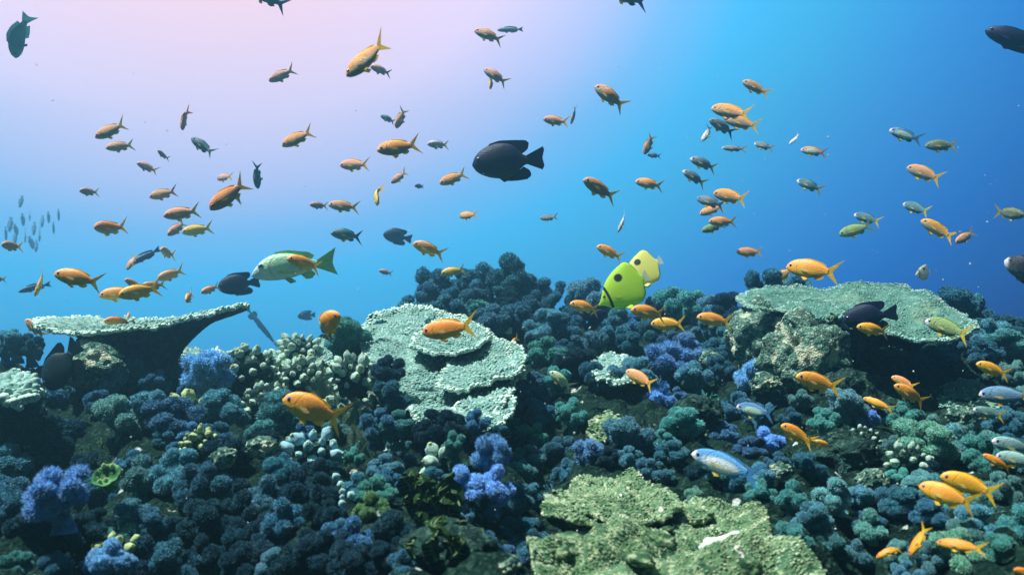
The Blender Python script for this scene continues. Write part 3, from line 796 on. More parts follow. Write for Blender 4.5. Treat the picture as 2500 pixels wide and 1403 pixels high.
# ------------------------------------------------------------------ plates and tables of hard coral
def plate_mesh(outline, thick, bump_r, bump_h, spacing, mats, dish=0.0, wavy=0.010, seed=1, rim_h=1.0, nring=16, nseg=110, under=0.02, knobby=0.0, funnel=0.0, rough=0.0):
    """outline: list of 3D points round the rim (star-shaped about its centroid); returns (MB, list of materials)
    a disc with real thickness: bumpy upper face, paler growing rim, dark underside"""
    r = np.random.default_rng(seed)
    P = np.array([list(p) for p in outline], float)
    c = P.mean(0)
    d = np.diff(np.vstack([P, P[:1]]), axis=0)
    nrm = np.zeros(3)
    for a, b in zip(P - c, np.roll(P - c, -1, 0)): nrm += np.cross(a, b)
    nrm /= np.linalg.norm(nrm)
    if nrm[2] < 0: nrm = -nrm
    L = np.r_[0, np.cumsum(np.linalg.norm(d, axis=1))]
    t = np.linspace(0, L[-1], nseg, endpoint=False)
    Q = np.vstack([P, P[:1]])
    R = np.stack([np.interp(t, L, Q[:, i]) for i in range(3)], 1)
    for _ in range(2): R = 0.5 * R + 0.25 * (np.roll(R, 1, 0) + np.roll(R, -1, 0))
    size = np.linalg.norm(R - c, axis=1).mean()
    rad = (R - c); rad /= np.linalg.norm(rad, axis=1)[:, None]
    R = R + rad * (0.028 * size * vnoise(R * (9.0 / size) + seed, seed))[:, None] + rad * (0.012 * size * vnoise(R * (30.0 / size) + seed, seed + 1))[:, None]
    f = np.linspace(0, 1, nring + 1)[1:]
    def surf(ff, idx_or_R):
        X = c + (idx_or_R - c) * ff
        h = dish * size * (np.clip(np.ravel(ff), 0, 1) ** 2.2 - 0.6) + wavy * fbm(X * (3.5 / size) + seed, 3, seed)
        if rough: h = h + rough * fbm(X * 21.0, 4, seed + 5, 0.5)
        return X + nrm * np.reshape(h, (-1, 1))
    top = np.concatenate([surf(np.full((nseg, 1), q), R) for q in f])
    bot = np.concatenate([surf(np.full((nseg, 1), q), R) - nrm * (thick * (1.0 - 0.55 * q ** 3) + under * (1 - q) ** 1.5 * 2 + funnel * ((1 - q) / 0.58) ** 3.0 + 0.002 * vnoise((c + (R - c) * q) * 60, 9)[:, None]) for q in f])
    mb = MB()
    n = len(top)
    ctop, cbot = surf(np.array([[0.0]]), c[None]), surf(np.array([[0.0]]), c[None]) - nrm * (thick + under * 2 + funnel * 5.1)
    a = np.arange(nseg); b = (a + 1) % nseg
    fan = np.stack([np.full(nseg, n), a, b], 1)
    # orientation: make the upper faces look along nrm
    e1 = np.cross(top[b[0]] - top[a[0]], ctop[0] - top[a[0]])
    flip = np.dot(e1, nrm) < 0
    Fq = rings((nring, nseg))
    def ori(F, want_up):
        return F[:, ::-1] if (flip == want_up) else F
    VT = np.vstack([top, ctop]); mb.add(VT, ori(np.stack([a, b, np.full(nseg, n)], 1), True), 0)
    q_up = Fq[:, ::-1]; mb.faces.append((ori(q_up, True) + 0, 0, True))
    off = mb.n
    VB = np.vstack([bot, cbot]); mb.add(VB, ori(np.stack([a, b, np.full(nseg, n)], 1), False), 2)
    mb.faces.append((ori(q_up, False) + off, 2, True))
    o = (nring - 1) * nseg
    mb.faces.append((np.stack([o + a, o + b, off + o + b, off + o + a], 1), 1, True))
    # coral cups over the upper face
    V0 = VT; tri = []
    area_pts = []
    m = int(2.2 * (math.pi * size ** 2) / spacing ** 2)
    ff = np.sqrt(r.random(m)); ii = r.random(m) * nseg
    i0 = ii.astype(int) % nseg; w = (ii - ii.astype(int))[:, None]
    RR = R[i0] * (1 - w) + R[(i0 + 1) % nseg] * w
    X = surf(ff[:, None], RR)
    # thin out to an even spacing
    keep = []; grid = {}
    for k in range(m):
        g = tuple(np.floor(X[k] / spacing).astype(int)); ok = True
        for gx in (-1, 0, 1):
            for gy in (-1, 0, 1):
                for gz in (-1, 0, 1):
                    for j in grid.get((g[0] + gx, g[1] + gy, g[2] + gz), ()):
                        if abs(X[k, 0] - X[j, 0]) + abs(X[k, 1] - X[j, 1]) + abs(X[k, 2] - X[j, 2]) < spacing * 1.05: ok = False; break
                    if not ok: break
                if not ok: break
            if not ok: break
        if ok: keep.append(k); grid.setdefault(g, []).append(k)
    X = X[keep]; ffk = ff[keep]; RRk = RR[keep]
    out = (RRk - c); out /= np.linalg.norm(out, axis=1)[:, None]
    NN = nrm[None] + out * (0.9 * np.clip((ffk - 0.80) / 0.2, 0, 1))[:, None] * rim_h
    hh = bump_h * (1 + 0.5 * vnoise(X * (6 / size), 4)) * (1 + knobby * np.clip(vnoise(X * (9 / size), 8), 0, 1))
    rr_ = bump_r * np.ones(len(X))
    edge = ffk > 0.93
    for sel, mt in ((~edge, 1), (edge, 3)):
        if sel.any():
            V, Q4, T3 = domes(X[sel], NN[sel], rr_[sel], hh[sel], r, outward=out[sel])
            base = mb.n; mb.add(V, Q4, mt); mb.faces.append((T3 + base, mt, True))
    # a fringe of growing tips round the rim
    k = int(L[-1] / (spacing * 0.8)); s = np.linspace(0, nseg, k, endpoint=False)
    i0 = s.astype(int) % nseg; w = (s - s.astype(int))[:, None]
    RR = R[i0] * (1 - w) + R[(i0 + 1) % nseg] * w
    X = surf(np.full((k, 1), 0.995), RR) - nrm * thick * 0.3
    out = RR - c; out /= np.linalg.norm(out, axis=1)[:, None]
    V, Q4, T3 = domes(X, out + nrm * 0.35, np.full(k, bump_r * 1.0), np.full(k, bump_h * 1.25), r)
    base = mb.n; mb.add(V, Q4, 3); mb.faces.append((T3 + base, 3, True))
    return mb, mats

class Plane3:
    """slanting plane through a far and a near photo point (px, py, depth); tilt to the side by dz per metre"""
    def __init__(self, far, near, side=0.0):
        A, B = at(*far), at(*near)
        v = A - B
        u = Vector((1, 0, side)); u.normalize()
        self.n = u.cross(v).normalized(); self.p = (A + B) / 2
    def at(self, px, py):
        d = at(px, py, 1.0)
        return d * (self.p.dot(self.n) / d.dot(self.n))

MINT = [MATS["plate_mint"], MATS["plate_mint_tip"], MATS["plate_under"], MATS["plate_rim"]]
GREEN = [MATS["plate_green"], MATS["plate_green_tip"], MATS["plate_under"], MATS["plate_mint_tip"]]
OLIVE = [MATS["plate_olive"], MATS["plate_olive_tip"], MATS["plate_under"], MATS["plate_olive_tip"]]

def stem_mesh(top_c, foot_c, r_top, r_foot, seed, waist=0.7, n=12):
    t = np.linspace(0, 1, n)
    P = np.array(foot_c)[None] * (1 - t)[:, None] + np.array(top_c)[None] * t[:, None]
    R = r_foot + (r_top - r_foot) * t ** 2.2; R *= 1 - (1 - waist) * np.sin(np.pi * t) ** 2
    V, F = tube(P, R, 28)
    V = V + 0.10 * min(r_top, r_foot) * np.stack([fbm(V * 14, 3, seed + i) for i in range(3)], 1)
    return MB().add(V, F)

# table coral standing at the left: a folded dish on a flaring stem
def left_table():
    root = link("table_coral", None); c = at(347, 800, 2.32); root.location = c
    tag(root, "pale mint dish-shaped table coral on a dark flaring stem, standing against open water", "coral")
    out = []
    for i in range(40):
        a = 2 * math.pi * i / 40
        x, y = 0.266 * math.cos(a), 0.22 * math.sin(a)
        if x < 0: x *= 0.965
        z = 0.46 * x * x + 0.062 * x + (0.0 if y < 0 else 0.30 * y * y)
        out.append(Vector((x, y, z)))
    mb, ms = plate_mesh(out, 0.013, 0.0046, 0.0042, 0.0080, MINT, dish=0.07, wavy=0.008, seed=21, nseg=150, under=0.0, knobby=0.9, funnel=0.048)
    mb.build("plate", ms, root)
    foot = at(330, 905, 2.36) - c
    # flaring cone under the dish
    t = np.linspace(0, 1, 14)
    prof = [(0.095 + 0.03 * (1 - k) ** 2 + 0.040 * k ** 3, foot.z - 0.04 + (0.030 - foot.z) * k) for k in t]
    V, F = lathe(prof, 40)
    V[:, 0] *= 1.02; V[:, 1] *= 0.85; V[:, 0] += foot.x * np.clip(-V[:, 2] / 0.12, 0, 1)
    kk = np.clip((V[:, 2] - foot.z + 0.04) / (0.030 - foot.z), 0, 1) ** 2
    V[:, 2] += kk * (0.46 * V[:, 0] ** 2 + 0.062 * V[:, 0] - 0.004)
    V = V + 0.006 * np.stack([fbm(V * 18, 3, 40 + i) for i in range(3)], 1)
    MB().add(V, F).build("stem", MATS["plate_under"], root)
left_table()

def plate_part(root, pl, pts, seed, mats=MINT, lift=0.0, **kw):
    o = root.location
    out = [pl.at(px, py) - o + Vector((0, -lift * 0.6, lift)) for px, py in pts]
    mb, ms = plate_mesh(out, kw.pop("thick", 0.012), kw.pop("br", 0.0036), kw.pop("bh", 0.0027), kw.pop("sp", 0.0070), mats, seed=seed, **kw)
    return mb.build("plate", ms, root)

# tiered plate coral in the middle
def center_plates():
    root = link("plate_coral", None); root.location = at(1080, 950, 2.05)
    tag(root, "large pale mint plate coral of overlapping scalloped tiers at the middle of the reef", "coral")
    main = Plane3((1040, 748, 2.42), (1100, 1060, 1.74), 0.05)
    plate_part(root, main, [(878, 812), (905, 785), (950, 762), (1000, 748), (1060, 748), (1090, 765), (1130, 768), (1165, 790), (1200, 822), (1250, 850), (1262, 900), (1255, 960),
                            (1225, 1015), (1170, 1052), (1100, 1055), (1030, 1050), (990, 1000), (955, 960), (905, 925), (880, 870)], 31, wavy=0.016, dish=0.05)
    t1 = Plane3((1100, 782, 2.31), (1100, 866, 2.03), 0.06)
    plate_part(root, t1, [(1000, 846), (1030, 858), (1075, 866), (1120, 864), (1160, 853), (1190, 832), (1197, 818), (1185, 800), (1150, 784), (1100, 776), (1050, 790), (1015, 820)], 32, dish=0.06, wavy=0.006)
    t2 = Plane3((1180, 838, 2.20), (1160, 948, 1.87), 0.10)
    plate_part(root, t2, [(1066, 944), (1090, 952), (1130, 950), (1160, 938), (1200, 930), (1240, 922), (1270, 903), (1285, 880), (1280, 855), (1255, 838), (1215, 834), (1170, 850), (1110, 880), (1075, 915)], 33, dish=0.08, wavy=0.008)
    t3 = Plane3((1200, 950, 1.93), (1180, 1056, 1.69), 0.10)
    plate_part(root, t3, [(1105, 1040), (1150, 1056), (1190, 1052), (1225, 1040), (1250, 1010), (1260, 978), (1245, 955), (1205, 950), (1150, 965), (1105, 995)], 34, dish=0.07, wavy=0.006)
    f = at(1090, 985, 2.1) - root.location; tpt = at(1080, 900, 2.1) - root.location
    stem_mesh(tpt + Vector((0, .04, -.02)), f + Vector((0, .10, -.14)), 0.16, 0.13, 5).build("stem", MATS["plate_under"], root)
center_plates()

# broad green table at the right
def right_table():
    root = link("table_coral", None); root.location = at(2080, 780, 2.25)
    tag(root, "broad dull green table coral with light rim over a dark hollow beside pale rocks", "coral")
    pl = Plane3((2100, 694, 2.52), (2290, 834, 2.0), 0.0)
    plate_part(root, pl, [(1789, 728), (1830, 706), (1900, 697), (1960, 697), (2030, 701), (2090, 696), (2150, 693), (2210, 697), (2260, 715), (2310, 745), (2355, 772), (2390, 800), (2372, 820),
                          (2300, 834), (2235, 830), (2170, 820), (2080, 800), (2000, 775), (1925, 757), (1850, 758), (1815, 748)], 41, GREEN, dish=0.03, wavy=0.012, br=0.0028, bh=0.0018, sp=0.0060, nseg=180)
    p2 = Plane3((1960, 733, 2.28), (2000, 786, 2.06), 0.0)
    plate_part(root, p2, [(1893, 757), (1925, 739), (1975, 733), (2030, 742), (2062, 762), (2045, 782), (1995, 783), (1940, 770)], 42, GREEN, dish=0.05, wavy=0.005, br=0.0029, bh=0.0020, sp=0.0062)
    a = at(2140, 790, 2.35) - root.location; b = at(2150, 900, 2.42) - root.location
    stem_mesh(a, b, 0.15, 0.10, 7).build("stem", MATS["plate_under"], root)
right_table()

# yellow-green plates in the foreground
mat_surface("lump_white", (0.45, 0.55, 0.48), (0.65, 0.72, 0.66), (0.82, 0.84, 0.80), 40.0, 0.6, 0.006)
def front_plates():
    root = link("plate_coral", None); root.location = at(1600, 1280, 1.2)
    tag(root, "yellow-green rubbly plate coral in the foreground, its broken tiers flecked with white", "coral")
    p1 = Plane3((1500, 1155, 1.42), (1500, 1280, 1.16), 0.0)
    plate_part(root, p1, [(1386, 1200), (1395, 1178), (1430, 1165), (1480, 1166), (1510, 1157), (1545, 1157), (1575, 1175), (1605, 1188), (1640, 1210), (1668, 1238), (1640, 1262), (1560, 1278), (1480, 1268), (1420, 1250), (1392, 1228)], 51, OLIVE, dish=0.03, wavy=0.010, br=0.0023, bh=0.0019, sp=0.0046, nseg=240, nring=40, rough=0.003)
    p2 = Plane3((1370, 1190, 1.38), (1390, 1285, 1.17), 0.0)
    plate_part(root, p2, [(1322, 1242), (1335, 1215), (1365, 1200), (1400, 1192), (1440, 1215), (1470, 1255), (1450, 1280), (1400, 1272), (1355, 1256)], 52, OLIVE, dish=0.03, wavy=0.006, br=0.0027, bh=0.0026, sp=0.0052)
    p3 = Plane3((1640, 1225, 1.36), (1640, 1430, 0.96), 0.0)
    plate_part(root, p3, [(1293, 1335), (1315, 1310), (1360, 1290), (1420, 1270), (1490, 1240), (1580, 1222), (1660, 1222), (1730, 1240), (1790, 1250), (1850, 1258), (1885, 1290), (1905, 1335), (1960, 1360), (2010, 1395),
                          (2020, 1450), (1900, 1500), (1700, 1520), (1480, 1510), (1340, 1460), (1300, 1400)], 53, OLIVE, dish=0.0, wavy=0.027, br=0.0019, bh=0.0013, sp=0.0046, nseg=400, nring=90, thick=0.03, knobby=0.6, rough=0.0075)
    p4 = Plane3((1720, 1222, 1.36), (1720, 1270, 1.22), 0.0)
    plate_part(root, p4, [(1655, 1250), (1670, 1228), (1700, 1218), (1740, 1225), (1752, 1245), (1735, 1262), (1690, 1266)], 54, OLIVE, dish=0.04, wavy=0.004, br=0.0027, bh=0.0026, sp=0.0052)
    p5 = Plane3((1470, 1270, 1.25), (1470, 1320, 1.12), 0.0)
    plate_part(root, p5, [(1440, 1280), (1480, 1268), (1540, 1270), (1560, 1290), (1535, 1308), (1490, 1306), (1455, 1298)], 55, OLIVE, dish=0.10, wavy=0.004, br=0.0027, bh=0.0026, sp=0.0052)
    rr = np.random.default_rng(77)
    for i in range(26):
        px, py = rr.uniform(1360, 1900), rr.uniform(1265, 1400)
        if px > 1640 + (py - 1235) * 2.2 or px < 1300 + (1335 - py) * 1.0: continue
        V, F = ICO[3]; q = 1 + 0.35 * fbm(V * 2.1 + i * 3.1, 3, i)
        r = rr.uniform(.006, .017); o = MB().add(V * q[:, None] * np.array([r * rr.uniform(1, 1.8), r, r * rr.uniform(.5, .9)]), F).build("lump", MATS["plate_olive" if i % 4 else "lump_white"], root)
        o.location = p3.at(px, py) - root.location + Vector((0, 0, .004)); o.rotation_euler = (0, 0, rr.uniform(0, 6))
    a = at(1620, 1350, 1.12) - root.location
    stem_mesh(a, a + Vector((0, 0, -.10)), 0.07, 0.09, 9).build("stem", MATS["plate_under"], root)
front_plates()

def lone_plate(pts, far, near, seed, label, mats=MINT, stem_at=None, **kw):
    root = link("plate_coral", None); cx = sum(p[0] for p in pts) / len(pts); cy = sum(p[1] for p in pts) / len(pts)
    root.location = at(cx, cy, (far[2] + near[2]) / 2)
    tag(root, label, "coral")
    plate_part(root, Plane3(far, near, kw.pop("side", 0.0)), pts, seed, mats, **kw)
    stem_mesh(Vector((0, .02, -.012)), Vector((0, .05, -.16)), 0.05, 0.05, seed).build("stem", MATS["plate_under"], root)
    return root
lone_plate([(590, 890), (640, 866), (700, 850), (760, 836), (810, 822), (850, 830), (870, 850), (830, 880), (760, 905), (680, 910), (620, 905)], (720, 838, 2.85), (720, 910, 2.45), 61,
           "pale crusty plate coral on the crest behind the white sea squirts", br=0.005, bh=0.006, sp=0.0115)
lone_plate([(440, 858), (470, 850), (520, 856), (560, 862), (570, 878), (520, 890), (460, 886)], (500, 852, 2.75), (500, 890, 2.50), 62,
           "thin pale plate coral just right of the dish-shaped table coral's stem", br=0.005, bh=0.006, sp=0.0115)
lone_plate([(-60, 940), (-20, 912), (30, 903), (70, 915), (95, 945), (85, 965), (40, 975), (-20, 975)], (20, 903, 1.95), (20, 975, 1.7), 63,
           "lumpy pale mint plate coral at the left edge beside the black triggerfish", br=0.0085, bh=0.007, sp=0.014, thick=0.03)
lone_plate([(1440, 905), (1446, 880), (1475, 868), (1520, 862), (1548, 872), (1560, 900), (1545, 925), (1500, 922), (1460, 915)], (1500, 862, 2.45), (1500, 925, 2.1), 64,
           "pale flat slab of plate coral among soft corals right of the tiered plate coral", br=0.006, bh=0.004, sp=0.013, thick=0.03)
lone_plate([(2285, 960), (2320, 935), (2380, 930), (2430, 945), (2440, 985), (2400, 1020), (2340, 1005), (2300, 985)], (2360, 925, 2.2), (2360, 1020, 1.9), 65,
           "dim grey green plate coral leaning in shade below the broad green table coral", GREEN, br=0.0035, bh=0.004, sp=0.0085)
lone_plate([(1436, 1060), (1442, 1025), (1470, 1005), (1510, 1012), (1520, 1040), (1500, 1068), (1462, 1078)], (1480, 1003, 1.95), (1480, 1078, 1.74), 66,
           "small olive honeycombed plate coral tilted among soft corals above the foreground plates", OLIVE, br=0.0045, bh=0.003, sp=0.010)

# ------------------------------------------------------------------ rocks
def rock(px, py, w, h, Y, mat, seed, label, rough=0.30):
    V, F = ICO[5]
    k = Y / FPX
    q = 1 + rough * fbm(V * 1.9 + seed, 5, seed, 0.55) * 0.8
    V = V * q[:, None]
    sx = w * k / 2; sz = h * k / 2
    V = V * np.array([sx, (sx + sz) / 2, sz])
    o = MB().add(V, F).build("rock", MATS[mat]); o.location = at(px, py, Y)
    o.rotation_euler = (0, 0, seed * 1.7)
    # keep the width seen from the camera whatever the turn
    return tag(o, label, "rock", "rocks of the reef")
rock(1965, 880, 190, 215, 2.08, "rock_pale", 3, "tall pale pitted rock pillar under the left end of the broad table coral")
rock(1845, 830, 120, 170, 2.30, "rock_pale", 4, "smaller pale rock wedged under the broad table coral's left rim")
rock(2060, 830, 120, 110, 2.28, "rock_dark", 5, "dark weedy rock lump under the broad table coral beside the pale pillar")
rock(228, 893, 150, 100, 2.08, "rock_pale", 6, "cream and brown pitted rock at the foot of the dish-shaped table coral")
rock(228, 845, 80, 60, 2.16, "rock_pale", 7, "small pale rock tucked under the left side of the dish-shaped table coral")
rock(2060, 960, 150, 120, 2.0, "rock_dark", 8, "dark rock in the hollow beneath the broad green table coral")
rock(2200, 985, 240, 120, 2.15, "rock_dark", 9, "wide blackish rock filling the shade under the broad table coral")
rock(1700, 1010, 150, 90, 1.85, "rock_dark", 12, "dark green rock between soft corals right of the honeycombed plate")
rock(2060, 1110, 170, 110, 1.62, "rock_dark", 14, "dark rock with small pebbles right of the two orange fish meeting")
rock(1100, 1330, 260, 110, 1.08, "rock_dark", 16, "blackish rock at the bottom edge under the dark seaweed")
rock(1560, 905, 60, 40, 2.3, "rock_pale", 17, "small pale stone beside the flat pale slab")
rock(1285, 805, 60, 40, 2.95, "rock_pale", 21, "small pale stone between dark soft corals behind the tiered plate coral")
rock(1868, 935, 70, 50, 2.0, "rock_pale", 22, "pale crusty stone left of the tall pale rock pillar's foot")
rock(1735, 880, 60, 46, 2.35, "rock_pale", 23, "pale stone between the violet corals and the smaller pale rock")
rock(2352, 1018, 80, 50, 1.75, "rock_pale", 24, "dim pale stone under the leaning grey green plate coral")
rock(1905, 1150, 60, 44, 1.5, "rock_pale", 25, "pale stone right of the large blue and white fish's tail")
rock(640, 1092, 80, 50, 1.5, "rock_pale", 26, "pale mossy stone below the biggest orange fish's head")
rock(545, 1118, 70, 50, 1.42, "rock_pale", 27, "pale yellowish stone below the lower yellowish sea squirts")
rock(1230, 1385, 110, 60, 1.0, "rock_pale", 18, "pale stone at the bottom edge left of the yellow-green plates")
rock(2130, 1175, 90, 60, 1.5, "rock_pale", 19, "pale broken stone among grey soft corals above the pair of orange fish")

# ------------------------------------------------------------------ sea squirts: clusters of little urns
mat_surface("squirt_pale", (0.18, 0.38, 0.31), (0.44, 0.66, 0.56), (0.70, 0.84, 0.75), 5.0, 0.5, 0.03)
mat_surface("squirt_yellow", (0.24, 0.38, 0.18), (0.36, 0.50, 0.25), (0.55, 0.64, 0.38), 9.0, 0.3, 0.03)
mat_surface("squirt_blue", (0.13, 0.34, 0.42), (0.25, 0.50, 0.58), (0.48, 0.70, 0.78), 9.0, 0.3, 0.03)
mat_plain("squirt_mouth", (0.34, 0.42, 0.12), 0.6); mat_plain("squirt_throat", (0.02, 0.03, 0.02), 0.8)
def squirt_mesh(seed, mat):
    rr = np.random.default_rng(seed)
    f = rr.uniform(.85, 1.2)
    prof = [(.20, -.2), (.34, 0.0), (.50 * f, .22), (.54 * f, .45), (.47, .68), (.31, .86), (.19, .96), (.16, 1.0)]
    V, F = lathe(prof, 16)
    V = V + 0.10 * np.stack([fbm(V * 2.6 + seed + i, 2, seed) for i in range(3)], 1)
    mb = MB().add(V, F, 0)
    V2, F2 = lathe([(.165, .95), (.19, 1.0), (.12, 1.05), (.06, 1.01)], 16); mb.add(V2, F2, 1)
    V3, F3 = lathe([(.065, 1.0), (.05, .93), (.005, .9)], 16); mb.add(V3, F3, 2)
    return mb.mesh("sea_squirt", [MATS[mat], MATS["squirt_mouth"], MATS["squirt_throat"]])
SQ = {m: [squirt_mesh(i, m) for i in range(4)] for m in ("squirt_pale", "squirt_yellow", "squirt_blue")}
def squirts(px, py, w, h, n, mat, label, size=26, Y=None, seed=0):
    """a mound of n urns, w x h photo pixels, centred at (px, py)"""
    rr = np.random.default_rng(seed + int(px))
    Y = Y or (hit(px, py + h * 0.5) or float(np.interp(px, CREST_PX, CREST_Y))) - 0.03
    k = Y / FPX
    root = link("sea_squirt_cluster", None); root.location = at(px, py, Y)
    tag(root, label, "sea squirts", "clusters of sea squirts")
    V, F = ICO[4]
    q = 1 + 0.25 * fbm(V * 2.2 + px, 3, 3)
    MB().add(V * q[:, None] * np.array([w * .46, (w + h) * .2, h * .46]) * k, F).build("mound", MATS["rock_dark"], root)
    D = fib(int(n * 1.9)); D = D[(D[:, 1] < .45) & (D[:, 2] > -.45)] + 0; rr.shuffle(D)
    for d in D[:n]:
        p = d * np.array([w * .46, (w + h) * .2, h * .46]) * k * rr.uniform(.92, 1.05)
        o = link("sea_squirt", SQ[mat][rr.integers(4)], root)
        s = size * .66 * k * rr.uniform(.55, 1.35)
        dirv = Vector(d) * 1.0 + Vector((rr.normal(0, .35), rr.normal(-.15, .25), .30))
        o.location = p; o.rotation_mode = "QUATERNION"; o.rotation_quaternion = dirv.to_track_quat("Z", "Y"); o.scale = (s * .9, s * .9, s * rr.uniform(.9, 1.25))
    return root
squirts(600, 905, 150, 110, 36, "squirt_pale", "wide cluster of pale mint sea squirts right of the violet coral by the stem", 28)
squirts(735, 855, 85, 62, 24, "squirt_pale", "rounded cluster of pale sea squirts on the crest below the large orange curved fish", 27)
squirts(738, 925, 95, 85, 26, "squirt_pale", "bright cluster of sea squirts directly above the biggest orange fish", 30)
squirts(862, 922, 95, 100, 24, "squirt_pale", "bright yellow-tipped sea squirt cluster at the left edge of the tiered plate coral", 34, Y=1.98)
squirts(650, 985, 110, 90, 20, "squirt_pale", "dim sea squirt cluster left of the biggest orange fish's head", 28)
squirts(470, 1000, 90, 60, 16, "squirt_yellow", "yellowish sea squirts among slate soft corals on the left slope, upper of two patches", 32)
squirts(488, 1085, 85, 70, 22, "squirt_yellow", "yellowish sea squirts among slate soft corals on the left slope, lower of two patches", 22)
squirts(760, 1105, 120, 80, 18, "squirt_blue", "bluish white sea squirts below the biggest orange fish", 40)
squirts(838, 1005, 80, 80, 12, "squirt_pale", "few dim green sea squirts beside the biggest orange fish's tail", 34)
squirts(925, 985, 60, 50, 8, "squirt_pale", "small sparse sea squirt cluster between tail of biggest orange fish and plate tiers", 26)
squirts(290, 1345, 90, 60, 9, "squirt_yellow", "blurry yellow-green sea squirts behind the violet coral at the lower left", 34)
squirts(2215, 1125, 90, 70, 12, "squirt_pale", "shiny pale sea squirts among grey soft corals on the right slope", 26)
squirts(1075, 1135, 40, 60, 5, "squirt_pale", "few pale tube-shaped sea squirts beside the bright violet coral", 44)
squirts(2090, 1085, 120, 90, 26, "squirt_pale", "scattered dim green bead-like sea squirts on dark rock at the right", 15)
for i, (px, py, s) in enumerate([(816, 1083, 15), (822, 1168, 17), (832, 1186, 15), (838, 1203, 15), (859, 1212, 17), (835, 1232, 15), (893, 1197, 17), (836, 1215, 11)]):
    Y = (hit(px, py + 20) or 1.4) - 0.07
    o = link("sea_squirt", SQ["squirt_blue"][i % 4]); k = Y / FPX * s * 1.15
    o.location = at(px, py, Y); o.rotation_euler = (0.9, 0.25 * (i % 3 - 1), 0); o.scale = (k, k, k)
    tag(o, ["single white sea squirt just under the biggest orange fish's tail", "topmost white bead-like sea squirt in the string above the olive coral", "second white bead from the top of the string above the olive coral",
            "third white bead from the top of the string above the olive coral", "lone round white bead sea squirt right of the bead string", "bottom white bead of the string above the olive coral",
            "dark-mouthed round sea squirt above and right of the bead string", "smallest white bead low in the string above the olive coral"][i], "sea squirt", "single bead-like sea squirts")

# ------------------------------------------------------------------ cup sponge, seaweed, feathery hydroids
mat_surface("sponge_green", (0.03, 0.10, 0.04), (0.06, 0.18, 0.07), (0.14, 0.32, 0.13), 14.0, 0.5, 0.01)
def cup_sponge(px, py, w, Y, label):
    root = link("cup_sponge", None); root.location = at(px, py, Y); tag(root, label, "sponge")
    k = w * Y / FPX
    V, F = lathe([(.22, -.6), (.26, -.3), (.40, -.05), (.50, .10), (.52, .15), (.48, .17), (.42, .12), (.34, .0), (.20, -.08), (.01, -.10)], 36)
    V = V * k; V = V + 0.03 * k * np.stack([fbm(V * 6 / k, 2, 8 + i) for i in range(3)], 1)
    MB().add(V, F).build("cup", MATS["sponge_green"], root)
    for i in range(9):
        a = i * 0.7
        o = link("knob", SQ["squirt_yellow"][i % 4], root); s = k * random.uniform(.14, .24)
        o.location = (k * .46 * math.cos(a) * (1 if i % 2 else .8), k * .46 * math.sin(a) * .8 + k * .1, -k * .22 + k * .10 * (i % 4)); o.scale = (s, s, s)
    root.rotation_euler = (math.radians(38), 0, 0)
cup_sponge(262, 1165, 66, 1.30, "small green cup sponge with a round open rim, right of the violet coral")

mat_surface("weed", (0.012, 0.035, 0.010), (0.025, 0.065, 0.018), (0.05, 0.11, 0.03), 10.0, 0.3, 0.006)
mat_plain("weed_vein", (0.10, 0.18, 0.07), 0.6)
def frond_mesh(seed, L, w):
    rr = np.random.default_rng(seed); n = 14; m = 9
    t = np.linspace(0, 1, n)
    cx_ = rr.normal(0, .25) * L * t ** 2; cy_ = rr.normal(0, .2) * L * t ** 2 ; cz_ = L * (t - 0.38 * t ** 2.2)
    ww = w * np.sin(np.pi * np.clip(t * .93 + .07, 0, 1)) ** .7
    s = np.linspace(-1, 1, m)
    G = np.zeros((n, m, 3))
    for j in range(m):
        G[:, j, 0] = cx_ + ww * s[j]; G[:, j, 1] = cy_ + 0.22 * w * np.sin(s[j] * 5 + t * 11 + seed) + 0.15 * w * np.abs(s[j]); G[:, j, 2] = cz_ - 0.12 * w * s[j] ** 2 + 0.06 * w * np.sin(t * 17 + s[j] * 3)
    V1 = G.reshape(-1, 3); V2 = V1 + np.array([0, .0012, 0]); k = n * m
    F = rings((n, m), False)
    mb = MB().add(V1, F).add(V2, F[:, ::-1])
    P = G[:, m // 2].copy(); P[:, 1] -= .001
    V, F = tube(P, np.linspace(.0022, .0006, n), 6); mb.add(V, F, 1)
    for i in range(2, n - 2, 2):
        for sgn in (0, m - 1):
            Q = np.stack([G[i, m // 2], (G[i + 1, m // 2] + G[i + 1, sgn]) / 2, G[min(i + 2, n - 1), sgn] * .9 + G[i, m // 2] * .1]); Q[:, 1] -= .001
            V, F = tube(Q, [.0011, .0008, .0003], 5); mb.add(V, F, 1)
    return mb.mesh("frond", [MATS["weed"], MATS["weed_vein"]])
def seaweed(px, py, w, h, n, label, Y):
    root = link("seaweed", None); root.location = at(px, py, Y); tag(root, label, "seaweed", "clumps of seaweed"); k = Y / FPX
    for i in range(n):
        o = link("frond", frond_mesh(200 + i, h * k * random.uniform(.7, 1.1), h * k * random.uniform(.20, .32)), root)
        o.location = (random.uniform(-.35, .35) * w * k, random.uniform(-.03, .07), random.uniform(-.25, .1) * h * k)
        o.rotation_euler = (random.uniform(-.5, .75), random.uniform(-.85, .85), random.uniform(-.8, .8))
seaweed(1060, 1255, 190, 130, 16, "dark green leafy seaweed with pale veins between the olive coral and bright violet coral", 1.22)
seaweed(1040, 1345, 170, 110, 12, "blackish green drooping seaweed at the bottom edge under the leafy clump", 1.04)
seaweed(2050, 790, 90, 50, 9, "tuft of green seaweed on rock under the broad table coral's edge", 2.08)

